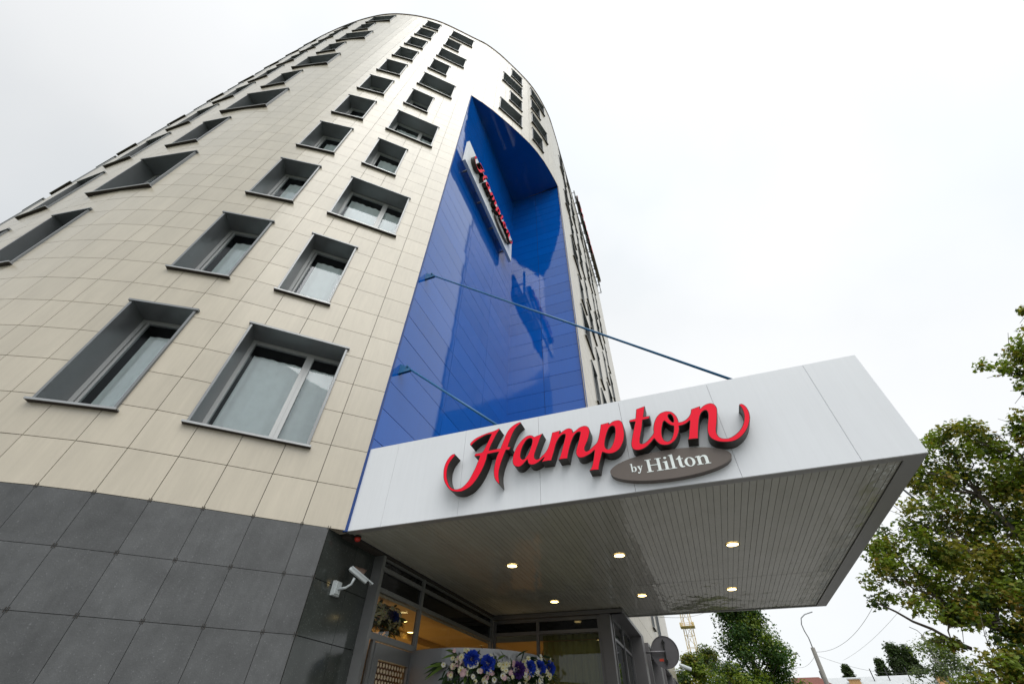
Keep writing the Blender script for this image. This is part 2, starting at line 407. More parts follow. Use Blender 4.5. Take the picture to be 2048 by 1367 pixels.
# closure above notch / inner leaf behind notch ceiling
# ---------------------------------------------------------------- blue recess: individual glossy panels
blue = MB(); bj = MB()
ZN = zmap(35)
def bluewall(p0, p1, nrm, ysp):
    # p0,p1 plan end points (tile units); vertical joints at ysp fractions
    p0 = Vector(p0); p1 = Vector(p1); d = p1-p0; nn = Vector(nrm)
    zr = [.08]+[.45+k for k in range(34) if .45+k < ZN-.1]+[ZN]
    fr = [0]+ysp+[1]
    for i in range(len(fr)-1):
        for j in range(len(zr)-1):
            g = .010; L_ = d.length
            a = p0+d*(fr[i]+g/L_); b = p0+d*(fr[i+1]-g/L_); z0, z1 = zr[j]+g, zr[j+1]-g
            t1 = random.uniform(-.0035, .0035); t2 = random.uniform(-.003, .003)
            def q(p, z, u, v): o = .03 + t1*u + t2*v; return V(p.x+nn.x*o, p.y+nn.y*o, z)
            A, B, D, E = q(a, z0, -1, -1), q(b, z0, 1, -1), q(b, z1, 1, 1), q(a, z1, -1, 1)
            a0, b0, d0, e0 = V(a.x, a.y, z0), V(b.x, b.y, z0), V(b.x, b.y, z1), V(a.x, a.y, z1)
            tn = random.uniform(.93, 1.07); n = len(blue.v)
            blue.v += [A, B, D, E, a0, b0, d0, e0]
            for f in ((0, 1, 2, 3), (0, 4, 5, 1), (1, 5, 6, 2), (2, 6, 7, 3), (3, 7, 4, 0)):
                blue.f.append(tuple(n+k for k in f)); blue.m.append(0); blue.t.append(tn)
    bj.quad(V(p0.x, p0.y, 0), V(p1.x, p1.y, 0), V(p1.x, p1.y, ZN), V(p0.x, p0.y, ZN))
bluewall((0, 0), (0, 9.67), (1, 0), [.338, .67])
bluewall((0, 9.67), (4.40, 9.67), (0, -1), [.5])
# ceiling of the recess follows the curve above it
ce = MB(); pts = [plan(WS[i])[0] for i in range(len(WS)) if SB <= WS[i] <= 0]
inner = V(0, 9.67, ZN)
for i in range(len(pts)-1):
    ce.tri(V(pts[i].x, pts[i].y, ZN), V(pts[i+1].x, pts[i+1].y, ZN), inner)
blue.build('recess_panel', M['blue'], hotel, tone=True)
bj.build('recess_joint', mat('recess_joint_dark', (.004, .01, .04), .8), hotel)
ce.build('recess_ceiling', M['blue'], hotel, tone=False)
for p in bpy.data.objects['recess_ceiling'].data.polygons: pass
at = bpy.data.objects['recess_ceiling'].data.attributes.new('tone', 'FLOAT', 'FACE'); at.data.foreach_set('value', [1.0]*(len(pts)-1))
tr = MB()
pA, nA = plan(0)
tr.tbox(-.06, .045, -.05, .0, -.02, ZN)          # blue edge profile at the tile edge
tr.tbox(4.36, 4.47, 9.58, 9.64, 0, ZN)
tr.build('recess_trim', M['blue_trim'], hotel)

# ---------------------------------------------------------------- window prototype (local: x right, y inward, z up; outer lower centre at origin)
CW = {'wide': 2.80, 'narrow': 1.68}
WH = 3.45*T
def make_window(kind):
    Wd = CW[kind]*T; h = Wd/2; pr = -.05; dp = .46; lip = .035
    c = MB()
    # casing: four deep boards projecting slightly from the stone
    c.box((-h, pr, 0), (lip, 0, 0), (0, dp-pr, 0), (0, 0, WH))
    c.box((h-lip, pr, 0), (lip, 0, 0), (0, dp-pr, 0), (0, 0, WH))
    c.box((-h-.03, pr-.02, WH-lip), (Wd+.06, 0, 0), (0, dp-pr+.02, 0), (0, 0, lip+.004))
    o = c.build('window', M['grey'])
    s = MB()
    s.box((-h-.04, pr-.045, -.002), (Wd+.08, 0, 0), (0, dp-pr+.045, 0), (0, 0, .018))
    s.box((-h-.04, pr-.045, -.016), (Wd+.08, 0, 0), (0, .012, 0), (0, 0, .014))
    s.box((-h-.036, pr-.034, -.0155), (Wd+.072, 0, 0), (0, .16, 0), (0, 0, .013), 1)  # dark sheet painting the shade under the sill
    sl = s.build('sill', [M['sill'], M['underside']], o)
    f = MB(); y0 = dp-.075; fw_ = .065; zi0, zi1 = .016, WH-lip; xi0, xi1 = -h+lip, h-lip
    f.box((xi0, y0, zi0), (fw_, 0, 0), (0, .07, 0), (0, 0, zi1-zi0)); f.box((xi1-fw_, y0, zi0), (fw_, 0, 0), (0, .07, 0), (0, 0, zi1-zi0))
    f.box((xi0+fw_, y0, zi0), (xi1-xi0-2*fw_, 0, 0), (0, .07, 0), (0, 0, fw_)); f.box((xi0+fw_, y0, zi1-fw_), (xi1-xi0-2*fw_, 0, 0), (0, .07, 0), (0, 0, fw_))
    if kind == 'wide':
        xm = xi0 + (xi1-xi0)*.64
        f.box((xm-.065, y0-.006, zi0+fw_), (.13, 0, 0), (0, .076, 0), (0, 0, zi1-zi0-2*fw_))
        f.box((xm-.004, y0-.012, zi0+fw_), (.008, 0, 0), (0, .012, 0), (0, 0, zi1-zi0-2*fw_))
    else:
        f.box((xi0+fw_+.012, y0+.02, zi0+fw_), (.04, 0, 0), (0, .045, 0), (0, 0, zi1-zi0-2*fw_))
    f.build('frame', M['sash'], o)
    g = MB(); yg = y0+.035
    g.quad(Vector((xi0+.02, yg, zi0+.02)), Vector((xi1-.02, yg, zi0+.02)), Vector((xi1-.02, yg, zi1-.02)), Vector((xi0+.02, yg, zi1-.02)))
    g.build('pane', M['glass'], o)
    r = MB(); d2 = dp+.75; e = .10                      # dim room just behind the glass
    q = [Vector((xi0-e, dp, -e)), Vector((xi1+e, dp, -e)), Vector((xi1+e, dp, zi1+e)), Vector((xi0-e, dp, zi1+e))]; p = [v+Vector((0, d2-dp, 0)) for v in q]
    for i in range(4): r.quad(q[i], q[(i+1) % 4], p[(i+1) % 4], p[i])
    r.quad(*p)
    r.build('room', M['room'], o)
    cu = MB(); n = 60; yc = dp+.06; x0, x1 = xi0+(.19 if kind == 'narrow' else .10), xi1-.03; prev = None
    for i in range(n+1):
        x = x0+(x1-x0)*i/n; xx = x-x0; y = yc+.008*math.sin(xx*34)+.006*math.sin(xx*15+1)
        cur = (x, y)
        if prev: cu.quad(Vector((prev[0], prev[1], -.06)), Vector((x, y, -.06)), Vector((x, y, zi1-.24)), Vector((prev[0], prev[1], zi1-.24)))
        prev = cur
    cu.build('curtain', M['curtain'], o, smooth=True)
    return o
protos = {k: make_window(k) for k in CW}
used = set(); WINS = []
for (s0, s1, r0, r1, kind) in wins:
    if kind in used: o = copy_tree(protos[kind], hotel)
    else: o = protos[kind]; used.add(kind); o.parent = hotel
    zc_ = zmap((r0+r1)/2); a = wp(s0, r0, .0, zc_); b = wp(s1, r0, .0, zc_); top = wp(s0, r1)
    m_ = (a+b)/2; ex = (a-b); wid = ex.length; ex.normalize(); ang = math.atan2(ex.y, ex.x)
    sc_m = wp((s0+s1)/2, r0, 0, zc_); sag = (sc_m-m_).length
    nrm = Vector((ex.y, -ex.x, 0))
    pos = m_ + nrm*(sag*.8+.0)
    o.location = pos - world_loc(hotel); o.rotation_euler = (0, 0, ang)
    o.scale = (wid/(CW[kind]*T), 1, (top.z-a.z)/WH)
    WINS.append(o)

# ---------------------------------------------------------------- lettering helpers
def smooth_poly(P, it=2, ang=48):
    P = [Vector(p) for p in P]; n = len(P); o = []
    corner = []
    for i in range(n):
        a = (P[i]-P[i-1]); b = (P[(i+1) % n]-P[i])
        if a.length < 1e-6 or b.length < 1e-6: corner.append(True); continue
        corner.append(math.degrees(a.angle(b)) > ang)
    for i in range(n):
        p0, p1, p2, p3 = P[i-1], P[i], P[(i+1) % n], P[(i+2) % n]
        if corner[i]: p0 = p1*2-p2
        if corner[(i+1) % n]: p3 = p2*2-p1
        for j in range(3):
            t = j/3; m0 = (p2-p0)*.5; m1 = (p3-p1)*.5
            if corner[i] and corner[(i+1) % n]: o.append(p1.lerp(p2, t)); continue
            h = p1*(2*t**3-3*t*t+1)+m0*(t**3-2*t*t+t)+p2*(-2*t**3+3*t*t)+m1*(t**3-t*t); o.append(h)
    return o
def inset(P, d):
    n = len(P); A = sum(P[i].x*P[(i+1) % n].y-P[(i+1) % n].x*P[i].y for i in range(n))
    s = 1 if A > 0 else -1; o = []
    for i in range(n):
        a = (P[i]-P[i-1]); b = (P[(i+1) % n]-P[i])
        if a.length < 1e-7 or b.length < 1e-7: o.append(P[i].copy()); continue
        a.normalize(); b.normalize(); na = Vector((-a.y, a.x))*s; nb = Vector((-b.y, b.x))*s
        m = (na+nb); m = m.normalized() if m.length > .3 else na
        o.append(P[i]+m*d)
    return o
def caps(mb, loops, y, flip, mi=0):
    pl = [[Vector((p.x, p.y, 0)) for p in l] for l in loops]
    flat = [p for l in pl for p in l]
    for t in tessellate_polygon(pl):
        v = [Vector((flat[i].x, y, flat[i].y)) for i in t]
        nn = (v[1]-v[0]).cross(v[2]-v[0])
        if (nn.y > 0) != flip: v = v[::-1]
        mb.tri(*v, mi=mi)
def extrude(mb, loops, y0, y1, mi=0, front=True):
    # y0 back, y1 front (towards -y)
    for k, l in enumerate(loops):
        n = len(l)
        for i in range(n):
            a, b = l[i], l[(i+1) % n]
            mb.quad(Vector((a.x, y0, a.y)), Vector((b.x, y0, b.y)), Vector((b.x, y1, b.y)), Vector((a.x, y1, a.y)), mi)
    caps(mb, loops, y1, False, mi)
def fixnormals(o):
    bm = bmesh.new(); bm.from_mesh(o.data); bmesh.ops.remove_doubles(bm, verts=bm.verts, dist=1e-5); bmesh.ops.recalc_face_normals(bm, faces=bm.faces); bm.to_mesh(o.data); bm.free()
LH = [(2.768,1.344),(2.704,1.338),(2.632,1.278),(2.57,1.172),(2.538,1.046),(2.538,0.909),(2.566,0.763),(2.622,0.646),(2.712,0.527),(2.802,0.451),(2.919,0.408),(3.046,0.397),(3.152,0.426),(3.256,0.477),(3.356,0.573),(3.433,0.682),(3.502,0.809),(3.562,0.955),(3.594,1.069),(3.611,1.183),(3.882,1.193),(3.839,1.091),(3.806,0.953),(3.785,0.817),(3.786,0.694),(3.809,0.586),(3.859,0.497),(3.938,0.413),(3.923,0.524),(3.91,0.615),(3.91,0.72),(3.941,0.883),(3.99,1.032),(4.055,1.205),(4.133,1.191),(4.171,1.258),(4.1,1.287),(4.159,1.46),(4.22,1.618),(4.299,1.742),(4.411,1.833),(4.386,1.869),(4.281,1.843),(4.168,1.778),(4.089,1.697),(4.035,1.595),(3.998,1.491),(3.954,1.381),(3.918,1.275),(3.766,1.275),(3.641,1.27),(3.68,1.382),(3.738,1.507),(3.805,1.65),(3.887,1.774),(3.864,1.805),(3.741,1.765),(3.576,1.74),(3.41,1.702),(3.279,1.657),(3.191,1.595),(3.145,1.543),(3.148,1.508),(3.178,1.468),(3.239,1.534),(3.334,1.603),(3.448,1.65),(3.562,1.689),(3.682,1.688),(3.635,1.579),(3.577,1.453),(3.513,1.313),(3.46,1.256),(3.313,1.253),(3.28,1.206),(3.295,1.183),(3.426,1.172),(3.387,1.057),(3.329,0.892),(3.255,0.733),(3.181,0.607),(3.081,0.51),(2.99,0.471),(2.879,0.476),(2.774,0.54),(2.703,0.649),(2.651,0.781),(2.631,0.926),(2.645,1.061),(2.69,1.168),(2.762,1.264),(2.798,1.308)]
LAMP = [(4.914,1.458),(4.857,1.34),(4.791,1.174),(4.735,1.026),(4.715,0.952),(4.725,0.888),(4.761,0.859),(4.812,0.865),(4.902,0.934),(4.994,1.034),(5.06,1.187),(5.132,1.434),(5.316,1.454),(5.289,1.365),(5.355,1.415),(5.432,1.455),(5.499,1.469),(5.562,1.443),(5.59,1.398),(5.588,1.337),(5.654,1.382),(5.739,1.437),(5.822,1.457),(5.885,1.449),(5.936,1.405),(5.954,1.329),(5.94,1.234),(5.894,1.103),(5.835,0.994),(5.805,0.923),(5.807,0.873),(5.835,0.851),(5.898,0.873),(5.983,0.941),(6.067,1.01),(6.121,1.128),(6.161,1.26),(6.202,1.417),(6.383,1.429),(6.368,1.378),(6.448,1.433),(6.528,1.449),(6.595,1.438),(6.641,1.392),(6.659,1.317),(6.656,1.212),(6.647,1.093),(6.614,0.964),(6.559,0.858),(6.487,0.773),(6.399,0.724),(6.31,0.711),(6.232,0.73),(6.154,0.777),(6.112,0.662),(6.067,0.543),(6.032,0.412),(5.844,0.427),(5.899,0.493),(5.945,0.627),(5.986,0.782),(6.001,0.846),(5.919,0.786),(5.839,0.751),(5.761,0.727),(5.685,0.729),(5.636,0.771),(5.614,0.832),(5.623,0.915),(5.66,1.027),(5.702,1.14),(5.738,1.257),(5.756,1.316),(5.729,1.327),(5.68,1.322),(5.61,1.256),(5.553,1.152),(5.502,1.022),(5.461,0.894),(5.426,0.758),(5.232,0.767),(5.276,0.842),(5.325,0.986),(5.367,1.117),(5.409,1.251),(5.426,1.328),(5.391,1.344),(5.323,1.312),(5.253,1.227),(5.197,1.114),(5.147,0.95),(5.082,0.774),(4.868,0.78),(4.914,0.847),(4.93,0.88),(4.855,0.82),(4.781,0.772),(4.693,0.745),(4.62,0.757),(4.573,0.8),(4.555,0.89),(4.502,0.835),(4.428,0.771),(4.361,0.749),(4.286,0.772),(4.233,0.827),(4.213,0.915),(4.229,1.053),(4.281,1.188),(4.35,1.298),(4.443,1.396),(4.537,1.461),(4.614,1.471),(4.676,1.45),(4.714,1.41)]
LHA = [(4.629,1.393),(4.667,1.361),(4.67,1.294),(4.641,1.186),(4.594,1.067),(4.548,0.981),(4.488,0.914),(4.443,0.911),(4.405,0.959),(4.4,1.023),(4.42,1.131),(4.466,1.251),(4.528,1.346),(4.582,1.385)]
LHP = [(6.44,1.331),(6.475,1.306),(6.478,1.231),(6.457,1.113),(6.408,0.97),(6.347,0.864),(6.296,0.816),(6.247,0.834),(6.224,0.887),(6.231,0.97),(6.269,1.099),(6.326,1.227),(6.384,1.312)]
LTON = [(6.981,1.625),(7.169,1.665),(7.153,1.602),(7.124,1.51),(7.091,1.411),(7.221,1.41),(7.2,1.347),(7.06,1.337),(7.024,1.195),(6.973,1.051),(6.934,0.938),(6.912,0.853),(6.922,0.822),(6.965,0.814),(7.027,0.839),(7.103,0.898),(7.201,0.998),(7.219,1.093),(7.262,1.223),(7.326,1.335),(7.408,1.413),(7.508,1.447),(7.584,1.441),(7.654,1.406),(7.7,1.332),(7.723,1.248),(7.723,1.148),(7.792,1.149),(7.876,1.184),(7.948,1.246),(7.992,1.314),(8.018,1.387),(8.203,1.424),(8.178,1.358),(8.263,1.418),(8.333,1.444),(8.407,1.445),(8.458,1.409),(8.481,1.343),(8.475,1.267),(8.431,1.124),(8.382,0.985),(8.329,0.85),(8.317,0.752),(8.342,0.684),(8.399,0.649),(8.476,0.64),(8.564,0.668),(8.662,0.725),(8.752,0.806),(8.83,0.918),(8.878,1.04),(8.895,1.14),(8.892,1.232),(8.872,1.283),(8.888,1.307),(8.924,1.31),(8.963,1.27),(8.987,1.188),(8.987,1.09),(8.966,0.991),(8.92,0.885),(8.847,0.772),(8.744,0.667),(8.629,0.593),(8.53,0.564),(8.429,0.566),(8.324,0.59),(8.245,0.633),(8.185,0.701),(8.167,0.797),(8.185,0.909),(8.234,1.046),(8.276,1.158),(8.293,1.246),(8.283,1.295),(8.262,1.307),(8.214,1.287),(8.162,1.237),(8.112,1.148),(8.065,1.022),(8.02,0.884),(7.973,0.728),(7.789,0.742),(7.822,0.808),(7.856,0.917),(7.9,1.042),(7.932,1.141),(7.865,1.095),(7.783,1.067),(7.707,1.06),(7.693,0.98),(7.641,0.873),(7.576,0.784),(7.501,0.727),(7.421,0.699),(7.348,0.705),(7.281,0.732),(7.232,0.792),(7.193,0.883),(7.123,0.813),(7.033,0.743),(6.935,0.696),(6.845,0.688),(6.773,0.712),(6.738,0.769),(6.739,0.857),(6.778,0.984),(6.83,1.126),(6.884,1.272),(6.909,1.333),(6.802,1.342),(6.789,1.364),(6.808,1.397),(6.926,1.404),(6.962,1.546)]
LO1 = [(7.616,1.359),(7.638,1.314),(7.644,1.25),(7.635,1.182),(7.614,1.167),(7.586,1.208),(7.566,1.267),(7.561,1.331),(7.585,1.361)]
LO2 = [(7.471,1.233),(7.508,1.171),(7.557,1.114),(7.612,1.08),(7.583,0.973),(7.534,0.865),(7.48,0.795),(7.42,0.775),(7.372,0.809),(7.353,0.886),(7.361,0.988),(7.396,1.102),(7.438,1.201)]
def glyph_rects(ch, cap):
    # serif capitals and lower case as simple outlines; unit = cap height 1
    S = .055; W_ = .19
    R = lambda x0, x1, y0, y1: [(x0, y0), (x1, y0), (x1, y1), (x0, y1)]
    def ring(cx, cy, rx, ry, tx, ty, n=28):
        o = [(cx+rx*math.cos(2*PI*i/n), cy+ry*math.sin(2*PI*i/n)) for i in range(n)]
        h = [(cx+(rx-tx)*math.cos(2*PI*i/n), cy+(ry-ty)*math.sin(2*PI*i/n)) for i in range(n)]
        return [o, h]
    xh = .68
    if ch == 'H': return 1.08, [[[(0, 0), (.43, 0), (.43, S), (.31, S), (.31, .48), (.77, .48), (.77, S), (.65, S), (.65, 0), (1.08, 0), (1.08, S), (.96, S), (.96, 1-S), (1.08, 1-S), (1.08, 1), (.65, 1), (.65, 1-S), (.77, 1-S), (.77, .48+S), (.31, .48+S), (.31, 1-S), (.43, 1-S), (.43, 1), (0, 1), (0, 1-S), (.12, 1-S), (.12, S), (0, S)]]]
    if ch == 'i': return .36, [[[(0, 0), (.38, 0), (.38, S), (.28, S), (.28, xh), (.24, xh), (0, xh-.04), (0, xh-.1), (.09, xh-.1), (.09, S), (0, S)]], [[(.09+.1*(1+math.cos(2*PI*i/14)), .93+.095*math.sin(2*PI*i/14)) for i in range(14)]]]
    if ch == 'l': return .38, [[[(0, 0), (.38, 0), (.38, S), (.28, S), (.28, 1.13), (.24, 1.13), (0, 1.09), (0, 1.03), (.09, 1.03), (.09, S), (0, S)]]]
    if ch == 't': return .42, [[[(.12, xh-.03), (.12, .18), (.17, .04), (.27, -.01), (.38, .0), (.46, .06), (.43, .1), (.36, .08), (.31, .14), (.31, xh-.03), (.44, xh-.03), (.44, xh+.02), (.31, xh+.02), (.31, .93), (.24, .93), (.12, .78), (0, xh+.02), (0, xh-.03)]]]
    if ch == 'o': return .66, [ring(.33, .335, .33, .36, .18, .05)]
    if ch == 'n': return .82, [[[(0, 0), (.38, 0), (.38, S), (.29, S), (.29, .48), (.36, .57), (.46, .60), (.53, .55), (.55, .45), (.55, S), (.46, S), (.46, 0), (.84, 0), (.84, S), (.74, S), (.74, .5), (.70, .62), (.6, .70), (.48, .70), (.36, .65), (.29, .58), (.29, .70), (.24, .70), (0, .66), (0, .60), (.1, .60), (.1, S), (0, S)]]]
    if ch == 'b': return .78, [[[(.1, 0), (.2, 0), (.28, .05), (.4, -.02), (.55, .0), (.68, .08), (.75, .22), (.76, .40), (.70, .57), (.58, .67), (.44, .68), (.33, .62), (.28, .55), (.28, 1.1), (.24, 1.1), (0, 1.07), (0, 1.01), (.1, 1.01)], [(.28, .18), (.28, .45), (.33, .56), (.43, .59), (.53, .50), (.56, .34), (.53, .15), (.44, .06), (.34, .07)]]]
    if ch == 'y': return .72, [[[(0, .66), (0, .61), (.07, .61), (.30, .03), (.22, -.15), (.17, -.18), (.12, -.11), (.03, -.11), (-.02, -.19), (.04, -.28), (.16, -.31), (.28, -.24), (.36, -.10), (.64, .61), (.72, .61), (.72, .66), (.48, .66), (.48, .61), (.56, .61), (.44, .25), (.30, .61), (.36, .61), (.36, .66)]]]
def sign_parts(parent, sc=1.0, off=(0, 0, 0), D=.27):
    # local axes: x right, -y out, z up; in tile units * T * sc
    def place(mb, name, m, par, smooth=False):
        mb.v = [Vector((v[0]*T*sc+off[0], v[1]*T*sc+off[1], v[2]*T*sc+off[2])) for v in mb.v]
        o = mb.build(name, m); o.parent = par; fixnormals(o); return o
    for name, loops in (('letter', [LH]), ('letter_group', [LAMP, LHA, LHP]), ('letter_group', [LTON, LO1, LO2])):
        sm = [smooth_poly(l) for l in loops]
        b = MB(); extrude(b, sm, 0, -D); body = place(b, name, M['letter_side'], parent)
        f = MB(); ins = [inset(l, .011 if k == 0 else -.011) for k, l in enumerate(sm)]
        caps(f, ins, -D-.006, False); place(f, 'letter_face', M['red'], body)
    n = 72; cx, cz, ra, rb = 7.335, .385, 1.108, .288
    el = [Vector((cx+ra*math.cos(2*PI*i/n), cz+rb*math.sin(2*PI*i/n))) for i in range(n)]
    b = MB(); extrude(b, [el], 0, -.14); pl = place(b, 'oval_plate', M['brown'], parent)
    tx = MB()
    def put(text, x0, x1, z, h):
        gl = [glyph_rects(c, 1) for c in text]; tot = sum(g[0] for g in gl)+.06*(len(gl)-1)
        k = (x1-x0)/tot; x = x0
        for wd, shapes in gl:
            for sh in shapes:
                caps(tx, [[Vector((x+px*k, z+py*h)) for px, py in l] for l in sh], -.146, False)
            x += (wd+.06)*k
    put('by', 6.625, 6.86, .327, .155); put('Hilton', 6.915, 8.06, .276, .256)
    place(tx, 'plate_lettering', M['ltext'], pl)

# ---------------------------------------------------------------- entrance canopy
LX, LY, HZ = 11.256, 10.56, 2.11
can = empty('entrance_canopy', V(0, 0, 0))
tag(can, 'flat entrance canopy with white panelled fascia and ribbed glossy grey underside', 'canopy')
fa = MB(); g = .003
xs = [.03, .93, 2.86, 4.74, 6.63, 8.5, 10.34, LX]
for i in range(len(xs)-1):
    fa.tbox(xs[i]+(g if i else 0), xs[i+1]-(g if i < 6 else 0), 0, .06, 0, HZ)
ys = [0.06, 1.9, 3.8, 5.7, 7.6, 9.5, LY]
for i in range(len(ys)-1): fa.tbox(LX-.06, LX-.0005, ys[i]+g, ys[i+1]-g, .0, HZ)
fa.tbox(4.6, LX-.06, LY-.06, LY, .0, HZ)
fa.build('fascia', M['white'], can)
bk = MB(); bk.tbox(.05, LX-.07, .07, LY-.07, .14, HZ-.04); bk.build('canopy_core', M['fascia_gap'], can)
m = MB(); m.tbox(.06, LX-.08, .08, LY-.08, HZ-.03, HZ-.02); m.build('roofing', M['asphalt'], can)
ed = MB()
ed.tbox(.0, LX-.003, .004, .17, -.012, -.001); ed.tbox(LX-.30, LX-.003, .17, LY-.003, -.012, -.001); ed.tbox(4.6, LX-.30, LY-.12, LY-.003, -.012, -.001)
ed.build('soffit_trim', M['soffit_edge'], can)
so = MB(); pw = .125
nstrip = int((LX-.30+.12)/pw)+1
for i in range(nstrip):
    x0 = -.12+i*pw; x1 = min(x0+pw-.008, LX-.305)
    if x1 <= x0+.006: continue
    for (y0, y1) in ((.185, 6.44), (6.46, LY-.13)):
        if x0 < .0: y0 = max(y0, .19)
        tl = random.uniform(-.0015, .0015); tn = random.uniform(.97, 1.03)
        a, b, c_, d = V(x0, y0, .01+tl), V(x1, y0, .01-tl), V(x1, y1, .01-tl), V(x0, y1, .01+tl)
        so.quad(a, d, c_, b, 0, tn)
        for p, q in ((a, d), (b, c_)):
            so.quad(p, q, q+Vector((0, 0, .012)), p+Vector((0, 0, .012)), 0, tn)
so.build('soffit', M['soffit'], can, tone=True)
sb = MB(); sb.quad(V(-.15, .1, .035), V(-.15, LY-.05, .035), V(LX-.1, LY-.05, .035), V(LX-.1, .1, .035)); sb.build('soffit_groove', M['groove'], can)

# downlights
def downlight(x, y, z, r, label, group, par=None):
    t = empty('downlight', V(x, y, z)); tag(t, label, 'ceiling light', group)
    m = MB(); n = 28; r *= T
    for i in range(n):
        a, b = 2*PI*i/n, 2*PI*(i+1)/n
        P = lambda t_, rr, zz: Vector((rr*math.cos(t_), rr*math.sin(t_), zz))+V(x, y, z)
        for (ra, za, rb, zb) in ((r*1.22, .004, r*1.22, -.003), (r*1.22, -.003, r, -.004)):
            m.quad(P(a, ra, za), P(b, ra, za), P(b, rb, zb), P(a, rb, zb))
    m.build('rim', M['gold'], t, smooth=False)
    m = MB()
    for i in range(n):
        a, b = 2*PI*i/n, 2*PI*(i+1)/n
        m.tri(P(b, r*1.0, -.004), P(a, r*1.0, -.004), V(x, y, z)+Vector((0, 0, -.005)))
    m.build('lens', M['bulb'], t)
    return t
GL = 'downlights under the canopy'
names_ = {(0, 0): 'lit downlight in front row of canopy underside, nearest the stone wall', (1, 0): 'lit downlight in middle of the front row under the canopy', (2, 0): 'lit downlight of front row nearest the outer edge of the canopy',
          (0, 1): 'lit downlight of back row nearest the glass doors', (1, 1): 'lit downlight in middle of back row, above corner of glazing', (2, 1): 'lit downlight of back row nearest the outer edge of the canopy'}
for i, x in enumerate((2.79, 5.69, 8.35)):
    for j, y in enumerate((3.55, 7.62)):
        downlight(x, y, 0, .13, names_[(i, j)], GL)

# ---------------------------------------------------------------- signs
sg = empty('canopy_sign', V(0, 0, 0)); sg.location.y -= .002
tag(sg, 'large red script lettering with brown oval plate mounted on white canopy fascia', 'sign', 'hotel name signs')
sign_parts(sg)
ws = empty('wall_sign', V(.62, .33, 21.4)); ws.rotation_euler = (0, 0, PI/2)
tag(ws, 'white panel sign with red script lettering, high up on blue recess wall', 'sign', 'hotel name signs')
m = MB(); m.box((0, 0, 0), (7.73*T, 0, 0), (0, .12, 0), (0, 0, 2.9*T)); pn = m.build('panel', M['white']); pn.parent = ws
m = MB()
for x in (.8, 3.0, 5.0, 7.0):
    for z in (.5, 2.3): m.box((x*T, .12, z*T), (.06, 0, 0), (0, .23, 0), (0, 0, .06))
b_ = m.build('bracket', M['polegrey']); b_.parent = ws
sign_parts(ws, 1.03, (-2.1*T, -.002, .33*T))
rs = empty('rooftop_sign', V(4.98, 20.8, 50.0)); rs.rotation_euler = (0, 0, PI/2)
tag(rs, 'script letter sign on brackets seen edge-on near tower roof', 'sign', 'hotel name signs')
sign_parts(rs, 2.5, (-2.4*2.5*T, 0, .3), .10)
m = MB()
for z in (.6, 1.6, 2.6):
    m.box((0, .02, z), (17.2*T, 0, 0), (0, .05, 0), (0, 0, .05))
for i in range(11):
    x = i*1.7*T+.1
    m.box((x, .07, .5), (.045, 0, 0), (0, .045, 0), (0, 0, 2.3))
    for z in (.62, 2.5): m.box((x, .07, z), (.045, 0, 0), (0, .26, 0), (0, 0, .045))
b_ = m.build('support_frame', M['polegrey']); b_.parent = rs

# ---------------------------------------------------------------- tie rods
def tie(x1, z1, x0, z0, y, label, wallside=True):
    p0 = V(x0, y, z0); p1 = V(x1, y, z1)
    t = empty('tie_rod', p0); tag(t, label, 'tie rod', 'blue tie rods holding the canopy')
    m = MB(); m.tube([p0, p1], .019, 10); m.build('rod', M['cable'], t, smooth=True)
    m = MB(); d = (p1-p0).normalized(); s = Vector((0, .012, 0))
    # fork plate and wall plate
    for sy in (-.022, .022):
        a = p0+Vector((-.17, sy, -.12)); b = p0+Vector((-.17, sy, .12)); c_ = p0+d*.12+Vector((0, sy, .03)); e = p0+d*.12+Vector((0, sy, -.03))
        m.quad(a, e, c_, b)
        m.quad(a+s, b+s, c_+s, e+s); m.quad(b, c_, c_+s, b+s); m.quad(a, a+s, e+s, e)
    m.box(p0+Vector((-.20, -.09, -.15)), (.03, 0, 0), (0, .18, 0), (0, 0, .30))
    m.tube([p0+Vector((.02, -.05, 0)), p0+Vector((.02, .05, 0))], .022, 8)
    m.build('wall_bracket', M['cable'], t)
    m = MB(); q = p1-d*.1
    m.tube([q, p1], .03, 8); m.box(p1+Vector((-.05, -.05, -.06)), (.1, 0, 0), (0, .1, 0), (0, 0, .06)); m.build('lower_fitting', M['cable'], t)
tie(9.55, 1.92, .30, 10.42-.27, .34, 'long upper blue tie rod from blue wall to outer canopy top')
tie(4.0, 1.92, .30, 5.43-.27, .30, 'shorter lower blue tie rod in front of blue recess')
tie(8.4, 1.92, 4.85, 5.05, 10.1, 'short dark tie rod fixed beside the right edge of the blue recess')

# ---------------------------------------------------------------- entrance below canopy (parts of the hotel)
XG = -.15
pol = MB()
# polished stone return and its header
rr_ = [0, -1.01, -2.02, -3.03, -4.04, -5.05, -6.15]
pc = plan(.38)[0]
for j in range(6):
    for (ya, yb) in ((pc.y+.01, .84), (.85, 1.60)):
        pol.tbox(-.32, -.26, ya, yb, rr_[j+1]+G, rr_[j]-G, 0, random.uniform(.9, 1.1))
pol.build('stone_return', M['polished'], hotel, tone=True)
m = MB(); m.tbox(-.6, -.33, pc.y+.05, 1.6, -6.15, -.0); m.tbox(-.6, -.02, .2, 9.3, -.05, .03); m.build('return_core', M['joint'], hotel)
e = empty('shopfront', V(XG, 1.6, -6.15)); 
e.parent = hotel; e.location = e.location - hotel.location
fr = MB(); w_ = .1
def bar_y(y, z0, z1, w=.11, d=.10, x=XG): fr.tbox(x-.02, x+d, y-w/2, y+w/2, z0, z1)
def bar_z(z, y0, y1, w=.10, d=.085, x=XG): fr.tbox(x-.02, x+d, y0, y1, z-w/2, z+w/2)
